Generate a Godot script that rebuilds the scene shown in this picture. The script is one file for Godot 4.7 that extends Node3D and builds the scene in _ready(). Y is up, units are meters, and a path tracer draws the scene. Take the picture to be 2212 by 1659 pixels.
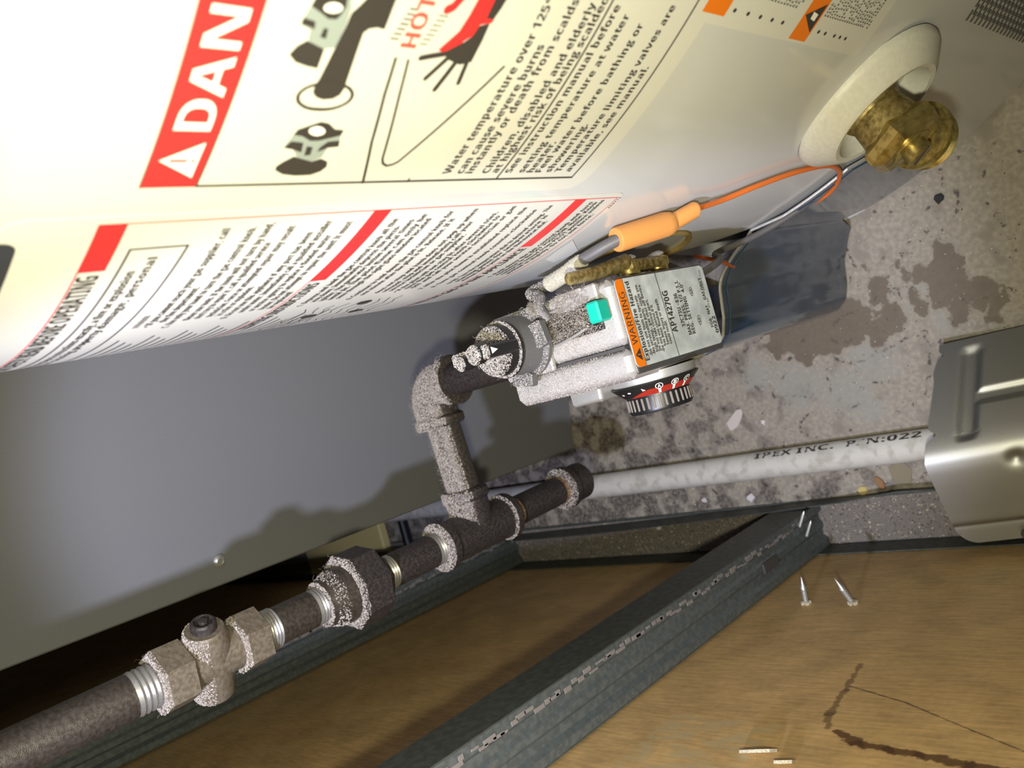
extends Node3D
# Coordinates: V(x, h, z) has x to the right of the camera, h above the concrete floor and z ahead of the camera, in metres.

const TANK := Vector2(0.3253, 0.2640)   # axis of the water heater (x, z)
const R := 0.28                         # its radius
var rng := RandomNumberGenerator.new()
var M := {}
var used := {}
var sans: SystemFont
var bold: SystemFont
var grain_mesh: ArrayMesh
var fibre_meshes := []
var noise := FastNoiseLite.new()


func V(x: float, h: float, z: float) -> Vector3:
	return Vector3(x, h, -z)


func cyl(az: float, h: float, r: float) -> Vector3:   # a point round the heater: azimuth in degrees, height, radius
	var a := deg_to_rad(az)
	return V(TANK.x + r * sin(a), h, TANK.y - r * cos(a))


func out(az: float) -> Vector3:
	var a := deg_to_rad(az)
	return Vector3(sin(a), 0, cos(a))


# ---------------------------------------------------------------- mesh builder
class MB:
	var p := PackedVector3Array()
	var uv := PackedVector2Array()
	var has_uv := false
	var crease := 0.6

	func tri(a: Vector3, b: Vector3, c: Vector3) -> void:
		p.append(a); p.append(b); p.append(c)

	func quad(a: Vector3, b: Vector3, c: Vector3, d: Vector3) -> void:
		tri(a, b, c); tri(a, c, d)

	func uvquad(a: Vector3, b: Vector3, c: Vector3, d: Vector3, ua: Vector2, ub: Vector2, uc: Vector2, ud: Vector2) -> void:
		has_uv = true
		while uv.size() < p.size():
			uv.append(Vector2.ZERO)
		quad(a, b, c, d)
		for u in [ua, ub, uc, ua, uc, ud]:
			uv.append(u)

	func orient(from: int) -> void:   # faces of a closed piece point outwards
		var mid := Vector3.ZERO
		for i in range(from, p.size()):
			mid += p[i]
		mid /= maxf(1.0, p.size() - from)
		var vol := 0.0
		for i in range(from, p.size(), 3):
			vol += (p[i] - mid).dot((p[i + 1] - mid).cross(p[i + 2] - mid))
		if vol < 0.0:
			for i in range(from, p.size(), 3):
				var t := p[i + 1]
				p[i + 1] = p[i + 2]
				p[i + 2] = t

	func box(c: Vector3, s: Vector3, bev := 0.0, b := Basis()) -> void:
		var f := p.size()
		var h := s / 2.0
		bev = minf(bev, minf(h.x, minf(h.y, h.z)) * 0.95)
		var pt := func(sx: float, sy: float, sz: float, axis: int) -> Vector3:
			var v := Vector3(sx * (h.x - (0.0 if axis == 0 else bev)), sy * (h.y - (0.0 if axis == 1 else bev)), sz * (h.z - (0.0 if axis == 2 else bev)))
			return c + b * v
		for s1 in [-1.0, 1.0]:
			var k: float = s1
			_face(pt.call(k, -1, -1, 0), pt.call(k, 1, -1, 0), pt.call(k, 1, 1, 0), pt.call(k, -1, 1, 0), c)
			_face(pt.call(-1, k, -1, 1), pt.call(1, k, -1, 1), pt.call(1, k, 1, 1), pt.call(-1, k, 1, 1), c)
			_face(pt.call(-1, -1, k, 2), pt.call(1, -1, k, 2), pt.call(1, 1, k, 2), pt.call(-1, 1, k, 2), c)
			if bev > 0.0:
				for s2 in [-1.0, 1.0]:
					var l: float = s2
					_face(pt.call(k, l, -1, 0), pt.call(k, l, 1, 0), pt.call(k, l, 1, 1), pt.call(k, l, -1, 1), c)
					_face(pt.call(k, -1, l, 0), pt.call(k, 1, l, 0), pt.call(k, 1, l, 2), pt.call(k, -1, l, 2), c)
					_face(pt.call(-1, k, l, 1), pt.call(1, k, l, 1), pt.call(1, k, l, 2), pt.call(-1, k, l, 2), c)
					for s3 in [-1.0, 1.0]:
						var m: float = s3
						_tri_out(pt.call(k, l, m, 0), pt.call(k, l, m, 1), pt.call(k, l, m, 2), c)

	func _face(a: Vector3, b: Vector3, c: Vector3, d: Vector3, mid: Vector3) -> void:
		if ((b - a).cross(c - a)).dot((a + c) / 2.0 - mid) < 0.0:
			quad(a, d, c, b)
		else:
			quad(a, b, c, d)

	func _tri_out(a: Vector3, b: Vector3, c: Vector3, mid: Vector3) -> void:
		if ((b - a).cross(c - a)).dot(a - mid) < 0.0:
			tri(a, c, b)
		else:
			tri(a, b, c)

	# profile: (radius, along) pairs; closed where the radius reaches 0
	func lathe(o: Vector3, axis: Vector3, prof: Array, sides := 32, turn := 0.0) -> void:
		var f := p.size()
		var w := axis.normalized()
		var u := w.cross(Vector3.UP if absf(w.y) < 0.9 else Vector3.RIGHT).normalized()
		var v := w.cross(u)
		for j in prof.size() - 1:
			var a: Vector2 = prof[j]
			var b: Vector2 = prof[j + 1]
			for i in sides:
				var t0 := TAU * i / sides + turn
				var t1 := TAU * (i + 1) / sides + turn
				var d0 := u * cos(t0) + v * sin(t0)
				var d1 := u * cos(t1) + v * sin(t1)
				var p00 := o + w * a.y + d0 * a.x
				var p01 := o + w * a.y + d1 * a.x
				var p10 := o + w * b.y + d0 * b.x
				var p11 := o + w * b.y + d1 * b.x
				if a.x > 0.0:
					tri(p00, p01, p11 if b.x > 0.0 else p10)
				if b.x > 0.0:
					tri(p00, p11, p10)
		orient(f)

	func tube(pts: Array, rad, sides := 12, caps := true) -> void:
		var f := p.size()
		var n := pts.size()
		var rings := []
		var u := Vector3.ZERO
		for i in n:
			var a: Vector3 = pts[maxi(i - 1, 0)]
			var b: Vector3 = pts[mini(i + 1, n - 1)]
			var w := (b - a).normalized()
			if u == Vector3.ZERO:
				u = w.cross(Vector3.UP if absf(w.y) < 0.9 else Vector3.RIGHT).normalized()
			u = (u - w * u.dot(w)).normalized()
			var v := w.cross(u)
			var r: float = rad[i] if rad is Array else rad
			var ring := []
			for k in sides:
				ring.append(pts[i] + (u * cos(TAU * k / sides) + v * sin(TAU * k / sides)) * r)
			rings.append(ring)
		for i in n - 1:
			for k in sides:
				var l := (k + 1) % sides
				quad(rings[i][k], rings[i][l], rings[i + 1][l], rings[i + 1][k])
		if caps:
			for k in sides:
				var l := (k + 1) % sides
				tri(pts[0], rings[0][l], rings[0][k])
				tri(pts[n - 1], rings[n - 1][k], rings[n - 1][l])
		orient(f)

	# a flat outline pushed along n, with chamfered rims
	func prism(poly: PackedVector2Array, o: Vector3, ux: Vector3, uy: Vector3, d: Vector3, bev := 0.0) -> void:
		var f := p.size()
		var idx := Geometry2D.triangulate_polygon(poly)
		var inner := poly
		var n := d.normalized()
		if bev > 0.0:
			var off := Geometry2D.offset_polygon(poly, -bev, Geometry2D.JOIN_MITER)
			if off.size() == 1 and off[0].size() == poly.size():
				inner = off[0]
				var best := 0
				for k in inner.size():
					if inner[k].distance_to(poly[0]) < inner[best].distance_to(poly[0]):
						best = k
				var turned := PackedVector2Array()
				for k in inner.size():
					turned.append(inner[(k + best) % inner.size()])
				if turned[1].distance_to(poly[1]) > turned[turned.size() - 1].distance_to(poly[1]):
					var back := PackedVector2Array([turned[0]])
					for k in range(turned.size() - 1, 0, -1):
						back.append(turned[k])
					turned = back
				inner = turned
			else:
				bev = 0.0
		var at := func(q: Vector2, along: Vector3) -> Vector3: return o + ux * q.x + uy * q.y + along
		var m := poly.size()
		for k in m:
			var l := (k + 1) % m
			quad(at.call(poly[k], n * bev), at.call(poly[l], n * bev), at.call(poly[l], d - n * bev), at.call(poly[k], d - n * bev))
			if bev > 0.0:
				quad(at.call(inner[k], Vector3.ZERO), at.call(inner[l], Vector3.ZERO), at.call(poly[l], n * bev), at.call(poly[k], n * bev))
				quad(at.call(poly[k], d - n * bev), at.call(poly[l], d - n * bev), at.call(inner[l], d), at.call(inner[k], d))
		# caps wind the way the walls do
		var area := 0.0
		for k in m:
			area += poly[k].cross(poly[(k + 1) % m])
		idx = Geometry2D.triangulate_polygon(inner)
		for k in range(0, idx.size(), 3):
			var a := inner[idx[k]]
			var b := inner[idx[k + 1]]
			var c := inner[idx[k + 2]]
			if (b - a).cross(c - a) * area < 0.0:
				var t := b
				b = c
				c = t
			tri(at.call(a, Vector3.ZERO), at.call(c, Vector3.ZERO), at.call(b, Vector3.ZERO))
			tri(at.call(a, d), at.call(b, d), at.call(c, d))
		orient(f)

	# a sheet over a grid of points, with thickness along the given normals
	func sheet(g: Array, nrm: Callable, th: float) -> void:
		var f := p.size()
		var nu := g.size()
		var nv: int = g[0].size()
		var back := []
		for i in nu:
			var row := []
			for j in nv:
				var n: Vector3 = nrm.call(i, j)
				row.append(g[i][j] - n * th)
			back.append(row)
		for i in nu - 1:
			for j in nv - 1:
				quad(g[i][j], g[i + 1][j], g[i + 1][j + 1], g[i][j + 1])
				quad(back[i][j], back[i][j + 1], back[i + 1][j + 1], back[i + 1][j])
		for i in nu - 1:
			quad(g[i][0], back[i][0], back[i + 1][0], g[i + 1][0])
			quad(g[i][nv - 1], g[i + 1][nv - 1], back[i + 1][nv - 1], back[i][nv - 1])
		for j in nv - 1:
			quad(g[0][j], g[0][j + 1], back[0][j + 1], back[0][j])
			quad(g[nu - 1][j], back[nu - 1][j], back[nu - 1][j + 1], g[nu - 1][j + 1])
		orient(f)

	func mesh(origin: Vector3) -> ArrayMesh:
		var n := p.size()
		var fn := PackedVector3Array()
		var at := {}
		for i in range(0, n, 3):
			var c := (p[i + 1] - p[i]).cross(p[i + 2] - p[i])
			fn.append(c)
			for k in 3:
				var key := Vector3i((p[i + k] * 200000.0).round())
				if not at.has(key):
					at[key] = PackedInt32Array()
				at[key].append(i / 3)
		var vs := PackedVector3Array()
		var ns := PackedVector3Array()
		var us := PackedVector2Array()
		vs.resize(n)
		ns.resize(n)
		if has_uv:
			us.resize(n)
		var limit := cos(crease)
		for i in range(0, n, 3):
			var own := fn[i / 3].normalized()
			for k in 3:
				var key := Vector3i((p[i + k] * 200000.0).round())
				var s := Vector3.ZERO
				for j in at[key]:
					if fn[j].normalized().dot(own) > limit:
						s += fn[j]
				var to: int = i + [0, 2, 1][k]   # Godot's front faces run clockwise
				vs[to] = p[i + k] - origin
				ns[to] = s.normalized() if s.length() > 0.0 else own
				if has_uv:
					us[to] = uv[i + k] if i + k < uv.size() else Vector2.ZERO
		var arr := []
		arr.resize(Mesh.ARRAY_MAX)
		arr[Mesh.ARRAY_VERTEX] = vs
		arr[Mesh.ARRAY_NORMAL] = ns
		if has_uv:
			arr[Mesh.ARRAY_TEX_UV] = us
		var m := ArrayMesh.new()
		m.add_surface_from_arrays(Mesh.PRIMITIVE_TRIANGLES, arr)
		return m


# ---------------------------------------------------------------- objects
func numbered(called: String) -> String:
	used[called] = used.get(called, -1) + 1
	return called if used[called] == 0 else "%s_%03d" % [called, used[called]]


func tag(o: Node, label: String, category: String, group := "", kind := "") -> void:
	o.set_meta("label", label)
	if category:
		o.set_meta("category", category)
	if group:
		o.set_meta("group", group)
	if kind:
		o.set_meta("kind", kind)


func thing(called: String, at: Vector3, label: String, category: String, group := "") -> Node3D:
	var o := Node3D.new()
	o.name = numbered(called)
	add_child(o, true)
	o.position = at
	tag(o, label, category, group)
	return o


func base_of(n: Node) -> Vector3:
	var at := Vector3.ZERO
	while n is Node3D and n != self:
		at += n.position
		n = n.get_parent()
	return at


func part(parent: Node, called: String, b: MB, m: Material, label := "") -> MeshInstance3D:
	var o := MeshInstance3D.new()
	var taken := 0
	for c in parent.get_children():
		if str(c.get_meta("said", "")) == called:
			taken += 1
	o.name = (called if taken == 0 else "%s_%03d" % [called, taken]) if parent != self else numbered(called)
	if parent != self:
		o.set_meta("said", called)
	parent.add_child(o, true)
	o.mesh = b.mesh(base_of(parent))
	o.material_override = m
	if label:
		o.set_meta("label", label)
	return o


func solo(called: String, b: MB, m: Material, at: Vector3, label: String, category: String, group := "", kind := "") -> MeshInstance3D:
	var o := MeshInstance3D.new()
	o.name = numbered(called)
	add_child(o, true)
	o.position = at
	o.mesh = b.mesh(at)
	o.material_override = m
	tag(o, label, category, group, kind)
	return o


# ---------------------------------------------------------------- materials
func mottle(freq: float, lo: Color, hi: Color, oct := 4, side := 512, seed_ := 1, at := 0.5, soft := 0.25) -> NoiseTexture2D:
	var n := FastNoiseLite.new()
	n.seed = seed_
	n.frequency = freq
	n.fractal_octaves = oct
	var g := Gradient.new()
	g.set_color(0, lo)
	g.set_color(1, hi)
	g.set_offset(0, clampf(at - soft, 0, 1))
	g.set_offset(1, clampf(at + soft, 0, 1))
	var t := NoiseTexture2D.new()
	t.width = side
	t.height = side
	t.seamless = true
	t.noise = n
	t.color_ramp = g
	return t


func mat(c: Color, rough: float, metal := 0.0, tex: Texture2D = null, scale := 20.0, bump: Texture2D = null, depth := 0.03) -> StandardMaterial3D:
	var m := StandardMaterial3D.new()
	m.albedo_color = c
	m.roughness = rough
	m.metallic = metal
	if tex or bump:
		m.uv1_triplanar = true
		m.uv1_world_triplanar = true
		m.uv1_scale = Vector3.ONE * scale
	m.albedo_texture = tex
	if bump:
		m.heightmap_enabled = true
		m.heightmap_texture = bump
		m.heightmap_scale = depth
	return m


func rgb(r: int, g: int, b: int) -> Color:
	return Color(r / 255.0, g / 255.0, b / 255.0)


func make_materials() -> void:
	var speck := mottle(0.11, Color(0.62, 0.60, 0.57), Color(1, 1, 1), 3, 512, 3, 0.5, 0.16)
	var patchy := mottle(0.02, Color(0.70, 0.67, 0.63), Color(1, 1, 1), 5, 512, 5, 0.5, 0.3)
	var worn := mottle(0.035, Color(0.42, 0.38, 0.35), Color(1, 1, 1), 5, 512, 9, 0.52, 0.22)
	var pits := mottle(0.16, Color(0, 0, 0), Color(1, 1, 1), 2, 512, 11, 0.5, 0.35)
	M.enamel = mat(rgb(202, 203, 201), 0.14)
	M.film = mat(rgb(214, 213, 204), 0.2)
	M.print_black = mat(rgb(58, 54, 52), 0.5)
	M.print_red = mat(rgb(226, 52, 54), 0.35)
	M.print_orange = mat(rgb(233, 122, 20), 0.4)
	M.print_grey = mat(rgb(150, 160, 158), 0.4)
	M.print_white = mat(rgb(243, 243, 236), 0.35)
	M.hot_red = mat(rgb(238, 88, 78), 0.4)
	M.slate = mat(rgb(56, 58, 66), 0.4)
	M.blue = mat(rgb(50, 72, 94), 0.13, 0.0, mottle(0.02, Color(0.85, 0.86, 0.88), Color(1, 1, 1), 4, 256, 33, 0.5, 0.3), 8.0)
	M.blue.clearcoat_enabled = true
	M.blue.clearcoat = 0.6
	M.blue.clearcoat_roughness = 0.08
	M.plastic = mat(rgb(214, 212, 200), 0.45, 0.0, mottle(0.05, Color(0.95, 0.945, 0.93), Color(1, 1, 1), 4, 256, 31, 0.45, 0.3), 30.0)
	M.brass = mat(rgb(200, 182, 118), 0.3, 0.8, mottle(0.03, Color(0.72, 0.68, 0.60), Color(1, 1, 1), 4, 256, 35, 0.42, 0.2), 26.0, pits, 0.003)
	M.brass_dull = mat(rgb(176, 158, 104), 0.42, 0.6, mottle(0.04, Color(0.6, 0.56, 0.48), Color(1, 1, 1), 4, 256, 36, 0.45, 0.25), 30.0, pits, 0.005)
	M.cast = mat(rgb(196, 193, 192), 0.56, 0.3, mottle(0.11, Color(0.8, 0.79, 0.77), Color(1, 1, 1), 3, 512, 3, 0.5, 0.16), 60.0, pits, 0.005)
	M.cast_dark = mat(rgb(120, 118, 120), 0.5, 0.5, speck, 50.0)
	M.silver = mat(rgb(212, 211, 209), 0.38, 0.6, mottle(0.11, Color(0.8, 0.79, 0.77), Color(1, 1, 1), 3, 512, 4, 0.5, 0.16), 60.0, pits, 0.005)
	M.black_plastic = mat(rgb(26, 26, 28), 0.38)
	M.grey_plastic = mat(rgb(112, 112, 114), 0.55, 0.0, speck, 60.0)
	M.teal = mat(rgb(16, 176, 152), 0.42)
	M.paper_label = mat(rgb(208, 213, 212), 0.38, 0.0, mottle(0.012, Color(0.86, 0.87, 0.87), Color(1, 1, 1), 4, 256, 41, 0.5, 0.3), 22.0)
	M.dial_red = mat(rgb(150, 38, 26), 0.4)
	M.iron = mat(rgb(84, 78, 70), 0.42, 0.4, mottle(0.03, Color(0.74, 0.70, 0.65), Color(1, 1, 1), 5, 512, 9, 0.48, 0.25), 24.0, pits, 0.008)
	M.iron_dark = mat(rgb(76, 70, 68), 0.47, 0.3, mottle(0.03, Color(0.66, 0.62, 0.58), Color(1, 1, 1), 5, 512, 10, 0.48, 0.25), 28.0, pits, 0.008)
	M.iron_tan = mat(rgb(128, 118, 102), 0.5, 0.25, mottle(0.03, Color(0.80, 0.77, 0.72), Color(1, 1, 1), 5, 512, 12, 0.48, 0.25), 24.0, pits, 0.006)
	M.thread = mat(rgb(196, 194, 188), 0.36, 0.6, speck, 60.0)
	M.thread_rust = mat(rgb(176, 140, 104), 0.6, 0.2, worn, 50.0)
	M.dust = mat(rgb(172, 164, 157), 0.95, 0.0, speck, 70.0, pits, 0.02)
	M.grain = mat(Color.WHITE, 0.95)
	M.grain.vertex_color_use_as_albedo = true
	M.fibre = M.grain
	M.galv = mat(rgb(112, 118, 116), 0.42, 0.5, mottle(0.03, Color(0.86, 0.88, 0.89), Color(1, 1, 1), 3, 512, 21, 0.5, 0.2), 12.0)
	M.galv_dull = mat(rgb(90, 94, 90), 0.55, 0.4, mottle(0.03, Color(0.84, 0.84, 0.82), Color(1, 1, 1), 4, 512, 22, 0.5, 0.25), 10.0)
	M.cabinet = mat(rgb(126, 126, 127), 0.42, 0.0, mottle(0.2, Color(0.93, 0.93, 0.93), Color(1, 1, 1), 2, 256, 51, 0.5, 0.3), 30.0)
	M.cabinet.roughness = 0.72
	M.cabinet.metallic_specular = 0.15
	M.cover = mat(rgb(172, 171, 166), 0.44, 0.9, mottle(0.2, Color(0.9, 0.9, 0.9), Color(1, 1, 1), 2, 256, 52, 0.5, 0.3), 40.0)
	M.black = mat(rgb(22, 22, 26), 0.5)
	M.chamber_steel = mat(rgb(98, 94, 88), 0.8, 0.0, speck, 40.0)
	M.hole_shade = mat(rgb(66, 64, 60), 0.7)  # dark tone standing in for the shade inside slots and holes
	M.lamp_glass = mat(rgb(240, 236, 220), 0.3)
	M.lamp_glass.emission_enabled = true
	M.lamp_glass.emission = Color(1.0, 0.96, 0.88)
	M.lamp_glass.emission_energy_multiplier = 3.0
	M.pvc = mat(rgb(214, 210, 201), 0.4, 0.0, mottle(0.02, Color(0.88, 0.87, 0.85), Color(1, 1, 1), 5, 512, 61, 0.34, 0.12), 6.0)
	M.pvc_tape = mat(rgb(206, 196, 158), 0.5)
	M.orange_rubber = mat(rgb(212, 146, 78), 0.5)
	M.orange_wire = mat(rgb(214, 110, 44), 0.42)
	M.sleeve = mat(rgb(222, 219, 200), 0.55, 0.0, speck, 60.0)
	M.grey_wire = mat(rgb(112, 110, 112), 0.5, 0.0, speck, 70.0)
	M.wood = mat(rgb(214, 196, 128), 0.7)
	M.foam = mat(rgb(186, 158, 84), 0.9, 0.0, speck, 60.0, pits, 0.02)
	M.zinc = mat(rgb(205, 205, 200), 0.32, 0.7)
	M.gypsum = mat(rgb(214, 204, 178), 0.9, 0.0, speck, 30.0)
	M.copper = mat(rgb(196, 104, 62), 0.4, 0.5)
	M.tape = mat(rgb(207, 207, 205), 0.5)


# ---------------------------------------------------------------- lettering and print
func glyphs(text: String, font: Font, px: int) -> Array:   # triangles of a line of text in the plane, cap height 1
	var t := TextMesh.new()
	t.text = text
	t.font = font
	t.font_size = px
	t.pixel_size = 1.0 / (px * 0.714)
	t.curve_step = 1.2
	t.depth = 0.0
	t.horizontal_alignment = HORIZONTAL_ALIGNMENT_LEFT
	t.vertical_alignment = VERTICAL_ALIGNMENT_BOTTOM
	var a := t.get_mesh_arrays()
	var v: PackedVector3Array = a[Mesh.ARRAY_VERTEX]
	var ix: PackedInt32Array = a[Mesh.ARRAY_INDEX] if a[Mesh.ARRAY_INDEX] != null else PackedInt32Array(range(v.size()))
	var lo := Vector2(1e9, 1e9)
	var hi := Vector2(-1e9, -1e9)
	for q in v:
		lo = lo.min(Vector2(q.x, q.y))
		hi = hi.max(Vector2(q.x, q.y))
	var pts := PackedVector2Array()
	for i in ix:
		pts.append(Vector2(v[i].x - lo.x, v[i].y))
	# with bottom alignment the baseline lies one descent above zero
	var down := font.get_descent(px) * t.pixel_size
	for i in pts.size():
		pts[i].y -= down
	return [pts, hi.x - lo.x]


class Ink:   # flat print that is laid over a surface by its place(u, v, lift) function
	var p := PackedVector2Array()

	func add(tris: PackedVector2Array, at: Vector2, sx: float, sy: float, slant := 0.0) -> void:
		for q in tris:
			p.append(at + Vector2(q.x * sx, q.y * sy))

	func poly(points: PackedVector2Array) -> void:
		for i in Geometry2D.triangulate_polygon(points):
			p.append(points[i])

	func rect(a: Vector2, b: Vector2, step := 0.006) -> void:
		var n := maxi(1, ceili((b.x - a.x) / step))
		for i in n:
			var x0 := lerpf(a.x, b.x, float(i) / n)
			var x1 := lerpf(a.x, b.x, float(i + 1) / n)
			for q in [Vector2(x0, a.y), Vector2(x1, a.y), Vector2(x1, b.y), Vector2(x0, a.y), Vector2(x1, b.y), Vector2(x0, b.y)]:
				p.append(q)

	func ring(points: PackedVector2Array, w: float) -> void:   # a closed line
		var mid := Vector2.ZERO
		for q in points:
			mid += q / points.size()
		for i in points.size():
			var a := points[i]
			var b := points[(i + 1) % points.size()]
			var a2 := a - (a - mid).normalized() * w
			var b2 := b - (b - mid).normalized() * w
			p.append_array(PackedVector2Array([a, b, b2, a, b2, a2]))

	func stroke(points: PackedVector2Array, w: float) -> void:
		var r := w / 2.0
		for i in points.size() - 1:
			var a := points[i]
			var b := points[i + 1]
			var n := (b - a).normalized().orthogonal() * r
			var parts := maxi(1, ceili(a.distance_to(b) / 0.006))
			for k in parts:
				var c := a.lerp(b, float(k) / parts)
				var d := a.lerp(b, float(k + 1) / parts)
				p.append_array(PackedVector2Array([c - n, d - n, d + n, c - n, d + n, c + n]))
		for q in points:
			for k in 8:
				p.append_array(PackedVector2Array([q, q + Vector2(r, 0).rotated(TAU * k / 8.0), q + Vector2(r, 0).rotated(TAU * (k + 1) / 8.0)]))


func line(ink: Ink, text: String, u: float, v: float, cap: float, width := 0.0, right := false, font: Font = null) -> void:
	var g := glyphs(text, font if font else sans, 40 if cap > 0.004 else 22)
	var w: float = g[1] * cap
	var sx := cap if width <= 0.0 else cap * width / w
	ink.add(g[0], Vector2(u - (g[1] * sx if right else 0.0), v), sx, cap)


func printed(parent: Node, called: String, ink: Ink, place: Callable, m: Material, label := "") -> MeshInstance3D:
	var origin := base_of(parent)
	var vs := PackedVector3Array()
	var ns := PackedVector3Array()
	for i in range(0, ink.p.size(), 3):
		var a: Array = place.call(ink.p[i])
		var b: Array = place.call(ink.p[i + 1])
		var c: Array = place.call(ink.p[i + 2])
		if (b[0] - a[0]).cross(c[0] - a[0]).dot(a[1]) > 0.0:   # front faces run clockwise
			var t := b
			b = c
			c = t
		for w in [a, b, c]:
			vs.append(w[0] - origin)
			ns.append(w[1])
	var arr := []
	arr.resize(Mesh.ARRAY_MAX)
	arr[Mesh.ARRAY_VERTEX] = vs
	arr[Mesh.ARRAY_NORMAL] = ns
	var me := ArrayMesh.new()
	me.add_surface_from_arrays(Mesh.PRIMITIVE_TRIANGLES, arr)
	var o := MeshInstance3D.new()
	o.name = called
	parent.add_child(o, true)
	o.mesh = me
	o.material_override = m
	if label:
		o.set_meta("label", label)
	return o


func on_tank(lift: float) -> Callable:   # u in metres of arc from azimuth 0, v height
	return func(q: Vector2) -> Array:
		var a := rad_to_deg(q.x / R)
		return [cyl(a, q.y, R + lift), out(a)]


func arc(az: float) -> float:
	return deg_to_rad(az) * R


# ---------------------------------------------------------------- dust and lint
func make_grains() -> void:
	var b := MB.new()
	b.crease = 0.1
	b.lathe(Vector3.ZERO, Vector3.UP, [Vector2(0, -0.35), Vector2(0.5, 0), Vector2(0.22, 0.34), Vector2(0, 0.4)], 5)
	grain_mesh = b.mesh(Vector3.ZERO)
	for k in 4:
		var f := MB.new()
		var pts := []
		var at := Vector3.ZERO
		var d := Vector3(0, 1, 0)
		for i in 7:
			pts.append(at)
			d = (d + Vector3(rng.randf_range(-0.75, 0.75), rng.randf_range(-0.5, 0.4), rng.randf_range(-0.75, 0.75))).normalized()
			at += d * 0.17
		f.tube(pts, 0.013, 3, false)
		fibre_meshes.append(f.mesh(Vector3.ZERO))


func scatter(parent: Node, called: String, sources: Array, count: int, size: Vector2, tones: Array, up := 0.45, keep = null, fibres := false, label := "") -> void:
	# grains or fibres lying on the upward faces of the given meshes
	var tris := []
	var sums := PackedFloat32Array()
	var total := 0.0
	for s in sources:
		var off := base_of(s)
		var arr: Array = s.mesh.surface_get_arrays(0)
		var v: PackedVector3Array = arr[Mesh.ARRAY_VERTEX]
		for i in range(0, v.size(), 3):
			var n := (v[i + 2] - v[i]).cross(v[i + 1] - v[i])
			var area := n.length()
			if area < 1e-12 or n.y / area < up:
				continue
			total += area * (n.y / area)
			tris.append([v[i] + off, v[i + 1] + off, v[i + 2] + off, n / area])
			sums.append(total)
	if tris.is_empty():
		return
	var where := []
	var tint := []
	var guard := 0
	while where.size() < count and guard < count * 6:
		guard += 1
		var t: Array = tris[mini(sums.bsearch(rng.randf() * total), tris.size() - 1)]
		var a := rng.randf()
		var c := rng.randf()
		if a + c > 1.0:
			a = 1.0 - a
			c = 1.0 - c
		var q: Vector3 = t[0] + (t[1] - t[0]) * a + (t[2] - t[0]) * c
		if keep != null and rng.randf() > keep.call(q):
			continue
		var k := rng.randf_range(size.x, size.y)
		var b := Basis.from_euler(Vector3(rng.randf_range(-0.5, 0.5), rng.randf() * TAU, rng.randf_range(-0.5, 0.5)))
		if fibres:
			b = Basis.from_euler(Vector3(rng.randf_range(-1.5, 1.5), rng.randf() * TAU, rng.randf_range(-1.5, 1.5)))
		else:
			b = b.scaled_local(Vector3(rng.randf_range(0.7, 1.4), rng.randf_range(0.5, 0.9), rng.randf_range(0.7, 1.4)))
		where.append(Transform3D(b.scaled(Vector3.ONE * k), q + t[3] * k * 0.1 - base_of(parent)))
		tint.append(tones[rng.randi() % tones.size()])
	var sets := fibre_meshes.size() if fibres else 1
	for s in sets:
		var mm := MultiMesh.new()
		mm.transform_format = MultiMesh.TRANSFORM_3D
		mm.use_colors = true
		mm.mesh = fibre_meshes[s] if fibres else grain_mesh
		var mine := range(s, where.size(), sets)
		mm.instance_count = mine.size()
		for i in mine.size():
			mm.set_instance_transform(i, where[mine[i]])
			mm.set_instance_color(i, tint[mine[i]])
		var o := MultiMeshInstance3D.new()
		o.name = called
		parent.add_child(o, true)
		o.multimesh = mm
		o.material_override = M.grain
		o.set_meta("kind", "stuff")
		if label:
			o.set_meta("label", label)


func tones(list: Array) -> Array:
	var r := []
	for c in list:
		r.append(c.srgb_to_linear())
	return r


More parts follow.
